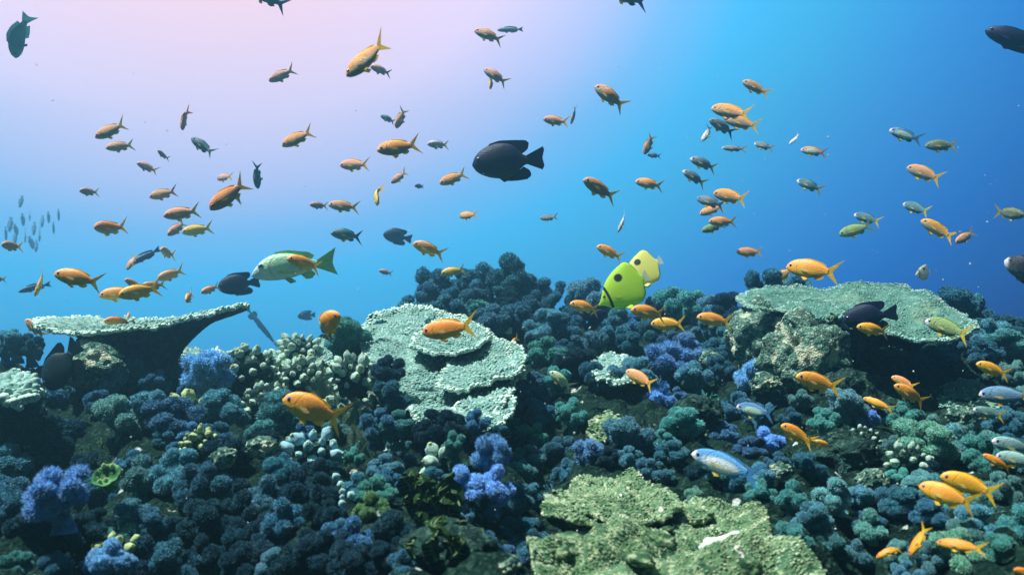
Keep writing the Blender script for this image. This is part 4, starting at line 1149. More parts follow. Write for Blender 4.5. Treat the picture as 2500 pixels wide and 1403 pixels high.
mat_plain("hydroid", (0.10, 0.20, 0.13), 0.7)
def plume_mesh(seed, L):
    rr = np.random.default_rng(seed); n = 22
    t = np.linspace(0, 1, n); b = rr.normal(0, .18)
    P = np.stack([b * L * t ** 2, 0.1 * L * t ** 2 * rr.normal(), L * t], 1)
    mb = MB(); V, F = tube(P, np.linspace(.0016, .0006, n), 5); mb.add(V, F)
    for i in range(3, n):
        for sg in (-1, 1):
            l = L * .26 * math.sin(math.pi * (0.12 + 0.80 * t[i])); q = np.array([P[i], P[i] + [sg * l * .6, -.1 * l, l * .45], P[i] + [sg * l, -.2 * l, l * .65]])
            V, F = tube(q, [.0009, .0007, .0004], 4); mb.add(V, F)
    return mb.mesh("plume", MATS["hydroid"])
PL = [plume_mesh(i, 1.0) for i in range(0)]
def hydroid(px, py, h, n, label):
    Y = (hit(px, py) or 2.0) - 0.05; k = Y / FPX
    root = link("hydroid", None); root.location = at(px, py, Y); tag(root, label, "hydroid", "feathery hydroids")
    for i in range(n):
        o = link("plume", plume_mesh(300 + i + int(px), h * k * random.uniform(.7, 1.1)), root)
        o.location = (random.uniform(-.02, .02), random.uniform(-.02, .02), 0); o.rotation_euler = (random.uniform(-.3, .4), (i / max(n - 1, 1) - .5) * 1.3, random.uniform(-.4, .4))
hydroid(850, 1060, 95, 7, "feathery green hydroid rising behind the biggest orange fish's tail")
hydroid(1035, 1020, 70, 6, "feathery green hydroid in front of the tiered plate coral")
hydroid(790, 985, 80, 6, "feathery hydroid fan between the two brightest sea squirt clusters")
hydroid(900, 1120, 100, 7, "dark feathery hydroid above the olive coral")
hydroid(700, 1000, 60, 5, "short feathery hydroid left of the biggest orange fish")

# ------------------------------------------------------------------ soft coral colonies: (foot x, foot y, height, pigment[, shape[, depth]])
COLONIES = [
 # knoll behind the tiered plate coral
 (1232,756,138,"dark",2),(1282,764,102,"dark",0),(1182,762,122,"dark",2),(1122,768,116,"dark",0),(1064,778,126,"dark",0),(1022,792,84,"slate",1),(1342,778,104,"dark",0),(1306,792,84,"dark",1),(1392,792,72,"dark"),
 (1090,806,92,"slate",1),(1150,822,96,"slate",0),(1212,834,96,"slate",5),(1262,822,88,"dark",1),(1322,842,92,"slate",0),(1382,852,92,"dark",5),(1240,790,92,"dark",2),(1160,790,90,"dark",2),
 (1456,792,118,"dark",0),(1418,802,84,"dark",1),(1506,802,60,"dark"),(1492,852,84,"dark",1),(1436,882,78,"slate",0),(1562,832,74,"blue",1),(1602,852,78,"slate",0),(1532,884,78,"slate",5),
 (1652,796,100,"dark",2),(1696,804,100,"dark",2),(1612,800,76,"dark",0),(1742,804,88,"dark",0),(1776,796,84,"dark",2),(1722,864,90,"slate",0),(1792,876,90,"dark",5),(1806,830,62,"dark"),
 (1682,904,96,"violet",0),(1628,934,100,"violet",2),(1642,872,68,"blue",1),(1562,964,96,"slate",0),(1612,1008,80,"violet",5),(1650,1000,60,"blue",1),
 (1332,904,86,"teal",1),(1402,934,92,"dark",0),(1362,984,90,"dark",5),(1444,964,84,"dark",0),(1304,984,80,"dark",1),(1484,968,80,"slate",0),(1306,884,72,"dark",0),
 (1702,964,84,"slate",1),(1762,944,78,"slate",0),(1846,966,88,"violet",4),(1906,966,60,"grey",1),(1740,905,80,"slate",5),
 (1402,1064,94,"teal",1),(1442,1148,76,"violet",6),(1548,1124,112,"slate",2),(1530,1152,68,"slate",1),(1662,1084,96,"teal",0),(1612,1104,60,"slate"),(1584,1184,68,"slate"),
 (1792,1034,80,"blue",1),(1872,1124,84,"violet",0),(1852,1062,80,"slate",0),(1762,1092,66,"slate",1),(1840,1130,70,"slate",1),
 (1304,1104,72,"dark",1),(1362,1134,70,"dark",5),(1278,1190,72,"teal",0),(1320,1050,70,"dark",0),(1290,1010,60,"blue",6),
 # the bright violet colony in the middle foreground and its neighbours
 (1194,1160,100,"violet",7),(1128,1242,112,"violet",6),(1204,1236,104,"violet",7),(1252,1276,100,"slate",1),(1190,1296,84,"slate",3),(1302,1246,70,"slate",0),(1140,1290,60,"slate",3),
 (1084,1084,86,"black",1),(1040,1104,80,"black",3),(1112,1124,74,"dark",1),(1162,1064,70,"blue",1),(1000,1152,44,"violet",6),(1210,1090,54,"dark"),
 (952,1034,110,"dark",0),(920,1076,84,"blue",1),(974,1082,84,"dark",3),(950,946,84,"dark",1),(852,882,112,"dark",2),(822,872,70,"dark",1),(892,866,66,"dark",1),(906,1286,88,"olive",7),
 (980,1130,60,"dark",0),(870,1150,60,"teal",5),
 # left slope
 (366,908,84,"teal",4),(420,908,62,"slate",1),(500,968,112,"violet",6),(548,962,80,"blue",6),(330,966,92,"slate",0),(270,976,92,"slate",1),(376,984,82,"slate",1),(302,1074,112,"slate",7),(362,1064,112,"slate",0),(424,1084,122,"slate",7),
 (552,1054,112,"slate",7),(594,1010,70,"dark",1),(40,872,72,"dark",0),(76,880,70,"dark",1),(14,884,58,"dark",1),(132,998,92,"blue",7),(62,1016,84,"violet",6),(192,996,74,"slate",1),(22,1064,84,"blue",7),(100,974,52,"violet",6),
 (245,1030,80,"slate",7),(455,1010,70,"slate",1),(430,955,70,"dark",0),
 (150,1272,132,"violet",7),(40,1300,112,"dark",6),(8,1250,90,"dark",6),(348,1226,116,"slate",7),(422,1216,124,"slate",7),(484,1236,112,"slate",7),(332,1312,100,"slate",7),(376,1320,88,"slate",6),
 (562,1166,106,"slate",7),(622,1146,104,"slate",7),(540,1246,90,"dark",6),(602,1266,100,"black",7),(660,1266,112,"slate",7),(722,1244,100,"slate",7),(690,1186,80,"slate",6),
 (790,1276,92,"slate",6),(806,1300,84,"slate",7),(872,1356,100,"slate",7),(826,1336,70,"blue",6),(272,1412,100,"violet",6),(40,1424,84,"dark",6),(132,1424,74,"slate",6),(225,1420,60,"violet",6),
 (432,1336,80,"black",6),(482,1404,100,"black",7),(562,1384,100,"black",7),(660,1376,100,"black",7),(752,1394,100,"black",6),(690,1086,138,"slate",4),(640,1090,70,"teal",7),(730,1150,66,"slate",6),(940,1400,80,"black",6),(1000,1420,80,"dark",6),  # black colonies here carry the shade of the lower left in their colour
 # right slope
 (2062,1042,96,"grey",7),(2112,1056,62,"violet",6),(2012,1066,72,"slate",1),(2252,1146,126,"mint",7),(2322,1146,114,"grey",7),(2372,1106,90,"grey",6),(2402,1166,112,"teal",7),(2454,1066,72,"slate",6),(2490,1110,84,"slate",7),(2280,1080,70,"grey",7),
 (1932,1262,92,"teal",7),(2032,1270,112,"grey",2),(2222,1286,100,"slate",7),(2180,1266,80,"slate",6),(2282,1306,90,"slate",6),(2342,1276,80,"grey",6),(1942,1356,84,"teal",7),(2032,1376,80,"slate",6),(2092,1396,80,"slate",7),
 (2332,1402,110,"mint",6),(2422,1400,104,"teal",7),(2276,1402,80,"grey",6),(2484,1340,116,"teal",7),(2452,1240,92,"grey",6),(2200,1396,80,"grey",7),(1704,1240,52,"mint",6),(1624,1190,46,"slate",1),(1980,1180,76,"dark",2),(2110,1260,80,"slate",7),
 (2362,828,112,"dark",0,2.70),(2306,828,132,"dark",2,2.70),(2404,856,84,"dark",0),(2462,836,70,"dark",1),(2444,880,84,"slate",5),(2492,894,72,"dark",1),(2334,828,116,"dark",0,2.74),(2480,960,80,"grey",1),(2440,950,60,"grey",1),
 (1896,794,142,"dark",2,2.80),(1930,796,122,"dark",0,2.80),(2132,990,80,"grey",7),(1960,1010,60,"grey",1),
]
for c in COLONIES: soft_coral(*c[:4], proto=c[4] if len(c) > 4 else None, Y=c[5] if len(c) > 5 else None, wide=random.uniform(.95, 1.2))

def inside(px, py, poly):
    c = False; n = len(poly)
    for i in range(n):
        (x1, y1), (x2, y2) = poly[i], poly[(i + 1) % n]
        if (y1 > py) != (y2 > py) and px < (x2 - x1) * (py - y1) / (y2 - y1) + x1: c = not c
    return c
KEEP_OFF = [[(870, 740), (1200, 740), (1300, 850), (1290, 980), (1240, 1070), (1080, 1070), (960, 990), (870, 900)],
            [(1290, 1250), (1380, 1170), (1550, 1140), (1700, 1200), (1880, 1240), (2040, 1430), (1270, 1430), (1280, 1330)],
            [(1780, 700), (2400, 700), (2400, 960), (2050, 1000), (1900, 990), (1780, 930)],
            [(100, 700), (600, 700), (500, 860), (430, 890), (130, 960)], [(1425, 860), (1570, 860), (1570, 940), (1430, 940)],
            [(40, 1030), (210, 1030), (210, 1140), (40, 1140)], [(520, 840), (930, 820), (930, 980), (690, 980), (520, 960)]]
def fill():
    pts = [(c[0], c[1] - c[2] * .4) for c in COLONIES]
    tries = 0; made = 0
    while tries < 5000 and made < 45:
        tries += 1
        px, py = random.uniform(-60, 2560), random.uniform(800, 1415)
        if py < float(np.interp(px, CREST_PX, CREST_PY)) + 25: continue
        if any(inside(px, py, p) for p in KEEP_OFF): continue
        near = 40 + 16 * (py > 1150)
        if any(abs(px - a) < near and abs(py - b) < near * .8 for a, b in pts): continue
        pts.append((px, py)); made += 1
        dark = px < 900 and py > 1150  # lower left: shade is put into the colony colours
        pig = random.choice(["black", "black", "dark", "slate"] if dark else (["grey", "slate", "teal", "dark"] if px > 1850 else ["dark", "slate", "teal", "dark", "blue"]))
        h = random.uniform(52, 78) * (1.15 if py > 1150 else 1.0)
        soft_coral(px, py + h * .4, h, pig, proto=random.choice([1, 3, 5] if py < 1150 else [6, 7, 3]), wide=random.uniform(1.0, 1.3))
fill()

for c in [(60,1100,90,"black",7),(150,1110,90,"black",6),(105,1060,70,"black",5),(30,1180,100,"dark",7),(210,1190,90,"black",6),(90,1330,110,"black",7),(190,1350,100,"black",6),(340,1420,120,"black",7),(420,1430,110,"dark",6),  # black ones at lower left: shade painted as coral colour
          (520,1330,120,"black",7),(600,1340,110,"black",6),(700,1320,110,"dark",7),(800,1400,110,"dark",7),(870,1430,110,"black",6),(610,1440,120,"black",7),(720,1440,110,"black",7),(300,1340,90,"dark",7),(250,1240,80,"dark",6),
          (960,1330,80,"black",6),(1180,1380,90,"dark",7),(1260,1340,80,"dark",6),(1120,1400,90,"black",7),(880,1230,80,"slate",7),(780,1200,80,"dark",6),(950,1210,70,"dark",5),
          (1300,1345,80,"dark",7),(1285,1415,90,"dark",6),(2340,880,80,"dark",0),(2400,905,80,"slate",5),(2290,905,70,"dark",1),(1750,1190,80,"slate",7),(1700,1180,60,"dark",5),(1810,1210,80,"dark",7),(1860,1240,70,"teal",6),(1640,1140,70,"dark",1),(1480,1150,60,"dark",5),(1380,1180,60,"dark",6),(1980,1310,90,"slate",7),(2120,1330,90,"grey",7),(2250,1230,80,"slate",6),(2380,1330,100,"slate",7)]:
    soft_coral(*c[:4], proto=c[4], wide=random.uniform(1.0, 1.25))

for c in [(645, 1040, 90, "teal", 2), (705, 930, 60, "olive", 2), (985, 760, 40, "mint", 1), (1728, 985, 60, "teal", 1), (1258, 1040, 60, "dark", 2), (1995, 955, 60, "grey", 0), (1712, 1150, 70, "teal", 2), (2195, 1105, 70, "mint", 1),
          (1335, 1015, 60, "teal", 0), (455, 1140, 80, "slate", 0), (1950, 1130, 60, "grey", 2), (2062, 1165, 70, "grey", 0), (2410, 1260, 90, "teal", 2), (985, 1210, 70, "olive", 2), (240, 1110, 60, "olive", 0), (1385, 880, 50, "teal", 1),
          (1580, 1060, 50, "mint", 2), (1880, 1010, 50, "mint", 0), (2150, 1240, 70, "slate", 2), (1350, 1200, 60, "slate", 0), (130, 1185, 60, "olive", 2), (820, 1130, 60, "teal", 0), (2300, 1330, 80, "grey", 1), (1270, 1300, 70, "teal", 2)]:
    branching(*c)

LANDMARKS = [(347, 790, "the dish-shaped table coral"), (1080, 900, "the tiered plate coral"), (1600, 1290, "the foreground yellow-green plates"), (2090, 765, "the broad green table coral"),
             (1517, 695, "the nearer yellow butterflyfish"), (765, 1010, "the biggest orange fish"), (1775, 1130, "the large blue and white fish"), (1160, 1150, "the bright violet colony"),
             (1490, 895, "the flat pale slab"), (262, 1165, "the green cup sponge"), (1965, 880, "the tall pale rock pillar"), (2310, 1200, "the pair of orange fish"), (140, 880, "the black triggerfish"),
             (488, 1060, "the yellowish sea squirts"), (1060, 1255, "the leafy seaweed"), (600, 905, "the wide mint sea squirts"), (2175, 1345, "the two slim orange fish"), (1630, 785, "the orange fish over the crest"),
             (1240, 398, "the big black damselfish"), (150, 1210, "the violet coral at lower left"), (2450, 965, "the blurred blue right-edge fish"), (860, 925, "the yellow-tipped sea squirts"), (1480, 1040, "the honeycombed plate"), (280, 1370, "the bottom left violet coral"),
             (905, 1245, "the olive coral"), (2062, 1000, "the grey coral under the table"), (1370, 930, "the pale green fish"), (640, 1390, "the dark bottom edge"), (2450, 1390, "the bottom right corner"), (10, 1380, "the bottom left corner")]
def label_corals():
    ORD = ["nearest", "second nearest", "third nearest", "fourth nearest", "fifth nearest", "sixth nearest", "seventh nearest", "eighth nearest"]
    buckets = {}
    for o, px, py, h, pig, noun in CORALS:
        d, lx, ly, nm = min((math.hypot(px - x, py - y), x, y, n) for x, y, n in LANDMARKS)
        a = math.degrees(math.atan2(-(py - ly), px - lx)) % 360
        dirs = ["right of", "above and right of", "above", "above and left of", "left of", "below and left of", "below", "below and right of"]
        w = "at" if d < 30 else dirs[int(((a + 22.5) % 360) // 45)]
        buckets.setdefault((WORDS[pig] + ' ' + noun, w, nm), []).append((d, o))
    for (cw, w, nm), L in buckets.items():
        L.sort(key=lambda t: t[0])
        for i, (d, o) in enumerate(L):
            if len(L) == 1: s = f"{cw} {w} {nm}"
            else: s = f"{ORD[min(i, 7)]} {cw} {w.replace(' and', '')} {nm}"
            tag(o, s, "coral", "branching corals on the reef" if "branching" in cw else "knobby soft corals covering the reef")
label_corals()
for used, src in list(zip(used_proto, CORAL_PROTO)) + list(zip(used_branchy, BRANCHY)):
    if not used:                                     # a shape no colony took: take its pattern away again
        for ch in list(src.children): bpy.data.objects.remove(ch)
        bpy.data.objects.remove(src)

# ------------------------------------------------------------------ fish
ORANGE = (0.97, 0.38, 0.045); DEEP = (0.88, 0.27, 0.02); AMBER = (0.95, 0.46, 0.03); SALMON = (0.92, 0.38, 0.17); PINK = (0.78, 0.36, 0.27); BROWN = (0.72, 0.34, 0.12)
YELLOW = (0.95, 0.60, 0.05); TEALF = (0.05, 0.20, 0.24); GREYF = (0.17, 0.24, 0.30); BLUEF = (0.06, 0.22, 0.44); PALE = (0.70, 0.72, 0.78); GREENF = (0.22, 0.36, 0.10); OLIVEF = (0.16, 0.20, 0.06); BLACK = (0.006, 0.014, 0.048)
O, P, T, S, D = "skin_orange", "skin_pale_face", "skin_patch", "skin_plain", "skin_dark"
G1 = "anthias schooling above the reef"
# (snout x, snout y, tail x, tail y, skin, pigment, label, options)
A = [
 (235,337,311,299,O,BROWN,"orange-backed fish, upper of the stacked pair in open water at left",dict(bend=.5)),
 (261,363,329,351,O,BROWN,"orange-backed fish, lower of the stacked pair in open water at left",{}),
 (444,317,452,262,S,PINK,"small pale-and-dark fish nose down with tail up, above the upper left pair",dict(yaw=40,bend=1.2,L=.075)),
 (469,338,524,379,S,TEALF,"plain teal fish slanting down to its tail, left of the centre-left orange fish",dict(L=.08)),
 (386,368,411,391,O,PINK,"tiny faded pink fish right of the stacked pair",dict(yaw=35,L=.06)),
 (336,398,386,421,O,PINK,"small pale pink fish under the stacked orange-backed pair",dict(L=.075)),
 (531,437,565,428,O,PINK,"tiny pink fish turned away above the large orange fish with raised tail",dict(yaw=-50,L=.07)),
 (629,461,626,394,S,TEALF,"slim teal fish seen edge-on, standing upright with its tail on top",dict(roll=80,L=.08)),
 (514,512,606,440,O,DEEP,"large orange fish diving steeply, yellow tail raised, left of centre",dict(bend=.4)),
 (574,474,592,502,O,YELLOW,"small yellow fish partly hidden behind the diving orange fish's tail",dict(yaw=30,L=.07)),
 (196,466,239,471,O,PINK,"small pinkish fish with forked tail, alone at far left above the round orange fish",dict(yaw=35,L=.075)),
 (367,482,433,464,S,BROWN,"dull brown and teal fish level with the diving orange fish, left of it",dict(L=.085)),
 (402,528,490,513,O,SALMON,"rosy fish with white tail tips, topmost of the three rosy fish at left",{}),
 (411,575,455,538,O,SALMON,"rosy fish slanting down just beneath the white-tailed rosy fish",dict(yaw=20,L=.085)),
 (446,568,522,554,O,YELLOW,"bright yellowish pink fish, lowest of the three rosy fish at left",{}),
 (233,556,305,558,O,DEEP,"rounded dark orange fish with its tail curled down, far left",dict(yaw=35,bend=2.2,deep=1.25,L=.09)),
 (7,598,53,604,O,BROWN,"brownish orange fish near the left edge under the faint distant school",dict(yaw=45,L=.085)),
 (311,659,333,618,O,PINK,"slim pale fish diving in front of the blue wrasse",dict(roll=45,L=.075)),
 (394,609,422,626,O,BROWN,"dark orange fish facing the camera beside the blue wrasse's tail",dict(yaw=62,L=.085)),
 (386,682,451,657,O,BROWN,"brown-orange fish with raised tail, directly above the trio over the table coral",{}),
 (138,668,247,692,O,ORANGE,"big orange fish with white-edged tail, far left above the table coral",dict(bend=-.3)),
 (87,723,113,651,O,PINK,"slim pink fish hanging tail up in front of a blue wrasse at far left",dict(roll=40,bend=.6,L=.09)),
 (-22,676,13,684,O,SALMON,"pinkish fish cut by the left edge",dict(yaw=30,L=.08)),
 (306,682,347,704,O,SALMON,"small rosy fish behind the trio of orange fish above the table coral",dict(yaw=25,L=.07)),
 (246,722,338,710,O,ORANGE,"orange fish, leftmost of the overlapping trio above the table coral",dict(L=.105)),
 (293,722,394,700,O,AMBER,"orange fish with bright yellow tail, front of the overlapping trio above the table coral",dict(L=.095)),
 (346,700,405,694,O,BROWN,"dark orange fish, hindmost of the overlapping trio above the table coral",dict(L=.09)),
 (455,735,468,714,O,AMBER,"small orange fish facing the camera just above the table coral's plate",dict(yaw=68,L=.09)),
 (492,715,537,696,O,SALMON,"small rosy fish touching the black damselfish's snout",dict(L=.07)),
 (65,779,108,826,O,SALMON,"pinkish fish slanting down to its tail, left of the table coral",dict(bend=-.5,L=.085)),
 (257,783,330,793,O,DEEP,"orange fish resting behind the front rim of the dish-shaped table coral",dict(Y=2.33)),
 (313,775,318,760,O,SALMON,"tiny rosy fish facing the camera over the table coral's dish",dict(yaw=65,Y=2.45)),
 (610,-32,704,20,S,BLUEF,"blue fish mostly cut by the top edge, only tail showing",dict(L=.10)),
 (657,199,723,167,O,PINK,"faded pinkish fish alone high up, left of the large diving orange fish",dict(L=.085)),
 (845,186,952,96,O,ORANGE,"large orange fish diving with a tall forked yellow tail, top centre-left",dict(bend=.35)),
 (904,163,958,181,S,PINK,"small greyish fish half behind the large diving orange fish's tail",dict(yaw=15,L=.08)),
 (1158,75,1231,99,O,BROWN,"orange-backed fish near the top, touching a slim teal fish",dict(bend=-.5)),
 (1181,170,1241,204,O,PINK,"pale pinkish fish sloping down, behind a tiny yellow-edged fish, top centre",dict(bend=-.4,L=.08)),
 (1197,217,1201,178,S,YELLOW,"tiny yellow-edged fish upright in front of the pale sloping fish",dict(yaw=45,L=.065)),
 (689,357,767,317,O,ORANGE,"orange fish with raised tail below the faded pinkish one, centre-left",{}),
 (929,283,966,299,S,TEALF,"small teal fish whose tail crosses a brown nose-down fish",dict(L=.07)),
 (967,313,990,262,O,BROWN,"brown fish pointing nose down beside a small teal fish",dict(yaw=20,L=.085)),
 (921,368,1029,352,O,ORANGE,"big orange fish with large yellow lyre tail, left of the big black damselfish",dict(bend=.3,deep=1.15)),
 (1043,352,1099,354,P,PALE,"small white-blue fish with spiky fins left of the big black damselfish",dict(bend=-.3,deep=1.1,L=.075)),
 (830,404,905,401,O,SALMON,"rosy fish with yellow side fin under the big lyre-tailed orange fish",dict(bend=.2)),
 (955,447,996,416,O,PINK,"small faded pink fish slanting up to its tail, under the lyre-tailed fish",dict(L=.07)),
 (1012,454,1038,455,S,TEALF,"tiny dark teal oval fish left of the black damselfish's belly",dict(yaw=35,L=.055)),
 (1073,449,1143,420,O,ORANGE,"orange fish with raised yellow tail just left of the black damselfish's chin",{}),
 (922,501,913,446,O,YELLOW,"yellow-orange fish curled upright with a thread-like tail on top",dict(yaw=45,bend=2.0,L=.085)),
 (756,500,802,503,O,PINK,"pale rosy fish just behind another fish's snout at mid left",dict(L=.075)),
 (802,500,880,507,O,BROWN,"brown-orange fish following a pale rosy one at mid left",dict(bend=-.2)),
 (808,569,890,579,S,TEALF,"plain blue-teal fish with wide forked tail, left of the grey-blue damselfish",{}),
 (1008,594,1090,624,O,BROWN,"brown-orange fish right beside the grey-blue damselfish's tail",{}),
 (1121,528,1164,523,O,ORANGE,"small orange fish turned away, alone below the big black damselfish",dict(yaw=-40,L=.08)),
 (702,631,790,656,O,ORANGE,"orange fish in front of the pale green snapper's flank",dict(Y=1.95)),
 (925,660,959,669,S,PINK,"tiny greyish fish alone left of the soft coral knoll",dict(L=.06)),
 (1077,668,1138,656,O,YELLOW,"bright yellow fish in front of the soft coral knoll",dict(bend=.3)),
 (829,768,757,818,O,ORANGE,"large round orange fish curled and facing right over the sea squirts",dict(yaw=36,bend=1.7,deep=1.55,fat=1.3,Y=1.38,roll=10)),
 (1030,812,1168,793,O,DEEP,"big orange fish with violet eye swimming in front of the tiered plate coral",dict(bend=.2,L=.10)),
 (1249,842,1264,822,O,AMBER,"small orange fish showing only its flank at the right rim of the plate coral",dict(yaw=55,L=.08)),
 (1488,-30,1580,16,S,BLUEF,"blue fish cut by the top edge right of centre, tail showing",dict(L=.10)),
 (1452,210,1529,264,O,BROWN,"brown-orange fish with white chin sloping down, upper centre-right",dict(fat=1.05)),
 (1326,291,1392,300,O,SALMON,"bright salmon fish with white belly beside a tiny pale fish",dict(L=.08)),
 (1394,303,1408,257,S,PALE,"tiny pale fish pointing nose down behind the bright salmon fish's tail",dict(roll=50,L=.065)),
 (1574,377,1593,327,O,BROWN,"brown-orange fish pointing nose down above a small blue fish",dict(yaw=20,L=.085)),
 (1580,377,1615,382,S,BLUEF,"tiny blue fish crossing the nose-down brown fish's head",dict(L=.05)),
 (1424,438,1508,487,O,BROWN,"dark brown-orange fish sloping down, right of the big black damselfish",{}),
 (1551,443,1623,455,O,ORANGE,"orange fish level in open water, right of the dark sloping fish",{}),
 (1685,387,1753,413,P,GREYF,"white-faced grey fish, upper of two parallel grey fish right of centre",dict(L=.085)),
 (1667,417,1726,452,P,GREYF,"white-faced grey fish, lower of two parallel grey fish right of centre",dict(L=.08)),
 (1763,361,1824,364,P,GREYF,"slim grey fish with white nose under the dense cluster at upper right",dict(L=.085,deep=.8)),
 (1813,198,1881,234,O,BROWN,"brown-pink white-nosed fish alone at upper right",dict(L=.09)),
 (1737,263,1838,285,O,ORANGE,"orange fish, topmost of the dense cluster at upper right",dict(L=.10)),
 (1769,290,1858,312,O,BROWN,"dark orange fish with yellow tail, lowest at the right of the dense cluster",dict(L=.10)),
 (1732,292,1797,329,S,GREYF,"grey-blue fish in the middle of the dense cluster",dict(L=.085)),
 (1714,345,1740,307,S,PALE,"white curved fish at the lower left of the dense cluster",dict(bend=1.6,roll=30,L=.065)),
 (1842,350,1890,363,P,GREYF,"small grey fish with white nose right of the slim grey fish",dict(L=.07)),
 (1927,352,1955,328,S,PALE,"tiny white sliver of a fish at upper right",dict(roll=50,bend=1.0,L=.055)),
 (1956,365,2020,375,T,BROWN,"fish with orange forehead and pale teal flank at upper right",dict(bend=-.3,deep=1.1,L=.085)),
 (2174,316,2252,346,T,BLUEF,"blue fish with white face and pale teal patch at right",dict(L=.10)),
 (2262,355,2338,356,O,OLIVEF,"dark olive fish right of the blue teal-patched fish",dict(L=.10)),
 (2217,407,2301,442,O,BROWN,"dark brown fish with yellow tail below the olive fish at right",dict(L=.10)),
 (1947,440,2010,466,P,TEALF,"dark teal fish with white nose in open water at right",dict(L=.085)),
 (1318,533,1365,529,S,GREYF,"small grey-blue fish alone below and right of the big black damselfish",dict(L=.07)),
 (1509,567,1532,515,S,PALE,"slim blue-white fish pointing nose down above the butterflyfish",dict(roll=40,L=.075)),
 (1457,601,1523,632,O,ORANGE,"orange fish just above left of the yellow butterflyfish pair",dict(L=.085)),
 (1742,471,1829,490,O,ORANGE,"orange fish, uppermost of the five bunched fish right of centre",{}),
 (1701,484,1772,503,S,GREYF,"grey-blue fish under the uppermost of the five bunched fish",dict(L=.095)),
 (1709,523,1769,500,O,ORANGE,"orange fish, middle of the five bunched fish, tail raised",dict(L=.085)),
 (1731,541,1801,541,O,ORANGE,"orange fish, fourth down of the five bunched fish",dict(bend=-.4,L=.09)),
 (1714,565,1771,544,S,GREENF,"greenish fish, lowest of the five bunched fish",dict(L=.085)),
 (1799,615,1863,616,O,SALMON,"salmon fish alone above the crest between bunched fish and green table",dict(L=.085)),
 (1391,741,1467,757,O,ORANGE,"orange fish at the lower left of the yellow butterflyfish",{}),
 (1540,757,1631,768,O,ORANGE,"orange fish over the crest, upper of two right of the butterflyfish",{}),
 (1589,791,1676,790,O,AMBER,"dark-bellied orange fish over the crest, lower of two right of the butterflyfish",{}),
 (1702,774,1790,787,O,ORANGE,"orange fish over the crest approaching the broad green table coral's left tip",{}),
 (1528,905,1602,944,O,SALMON,"reddish orange fish in front of the flat pale slab",{}),
 (1342,907,1400,950,S,(.55,.72,.42),"pale yellow-green fish over dark soft corals right of the tiered plates",dict(L=.085)),
 (2051,573,2132,547,S,GREENF,"green fish with dark nose diving at right, lower of an overlapping pair",dict(L=.10)),
 (2087,523,2152,545,P,TEALF,"teal white-nosed fish, upper of the overlapping pair at right",dict(L=.095)),
 (2207,497,2272,521,P,TEALF,"teal fish with white nose above the yellow speckled fish at right",dict(L=.095)),
 (2252,537,2330,587,O,AMBER,"yellow-orange speckled fish sloping down with yellow forked tail at right",dict(L=.10)),
 (2336,592,2377,564,O,BROWN,"small dark red fish behind the yellow speckled fish's tail",dict(yaw=35,L=.085)),
 (2497,527,2429,515,O,OLIVEF,"dark fish facing right at the right edge, yellow tail behind it",dict(yaw=30,L=.10)),
 (1922,650,2050,667,O,ORANGE,"large orange fish just above the broad green table coral",dict(L=.105)),
 (1878,693,1940,650,O,BROWN,"dark orange fish diving behind the large one above the green table coral",dict(bend=-.8,L=.10)),
 (2094,798,2172,810,O,AMBER,"orange and green fish in front of the black damselfish by the green table coral",dict(Y=1.80)),
 (2264,783,2370,822,P,GREENF,"blurred green fish with white nose over the right end of the green table coral",dict(L=.11,Y=1.75)),
 (2388,888,2461,916,O,AMBER,"dim orange-green fish below the right end of the green table coral",{}),
 (692,972,846,1030,O,ORANGE,"biggest orange fish with long yellow tail tips, over the reef left of centre",dict(bend=-.25,L=.10,deep=1.3)),
 (1690,1108,1864,1166,"skin_white_patch",(.06,.28,.60),"large blue and white fish hovering over the dark reef right of centre",dict(L=.13,deep=.95)),
 (1799,993,1895,1012,T,BLUEF,"smaller blue fish with pale teal flank patch, above the large blue and white fish",dict(L=.10)),
 (1946,919,2052,948,O,ORANGE,"orange fish in front of the dark hollow right of the pale rock pillar",{}),
 (2179,920,2236,948,O,SALMON,"orange fish, rear one of the overlapping two beside the dim plate coral",dict(L=.085)),
 (2187,940,2262,987,O,ORANGE,"orange fish, front one of the overlapping two beside the dim plate coral",dict(bend=-.6,L=.09)),
 (2110,972,2183,1001,O,ORANGE,"slim orange fish left of the overlapping two on the right slope",dict(deep=.8,L=.085)),
 (1909,1038,1985,1084,O,ORANGE,"orange fish heading left, touching another by its tail on the right slope",dict(L=.09)),
 (2022,1087,1968,1073,O,AMBER,"small orange-green fish facing right at the other's tail on the right slope",dict(L=.07)),
 (2397,964,2522,966,P,(.12,.28,.45),"big blurred blue fish cut by the right edge",dict(L=.12)),
 (2380,1000,2450,1016,P,(.16,.34,.34),"faint blurred teal fish below the big blue one at the right edge",dict(L=.085)),
 (2430,1077,2542,1114,P,(.22,.42,.42),"pale teal blurred fish at the right edge, upper of two",dict(L=.11)),
 (2438,1114,2540,1130,P,(.25,.45,.42),"pale teal blurred fish at the right edge, lower of two",dict(L=.10)),
 (2404,1110,2470,1148,O,DEEP,"dim red-orange fish left of the two pale teal fish at the right edge",dict(deep=.85,L=.085)),
 (2304,1164,2436,1205,O,AMBER,"golden orange fish, rear of the large pair at lower right",dict(L=.10)),
 (2250,1188,2378,1232,O,ORANGE,"orange fish with blue eye, front of the large pair at lower right",dict(L=.095)),
 (2141,1362,2208,1324,O,DEEP,"slim red-orange fish arched like a bow at lower right",dict(bend=-2.2,roll=40,deep=.8,L=.085)),
 (2221,1356,2268,1278,O,DEEP,"slim red-orange fish standing nose down at lower right",dict(roll=55,deep=.9,L=.085)),
 (2292,1327,2404,1336,O,DEEP,"slim orange fish level above mint corals at lower right",dict(deep=.8,roll=25,L=.095)),
 (2478,1392,2530,1400,O,DEEP,"orange fish cut by the bottom right corner",dict(L=.08)),
]
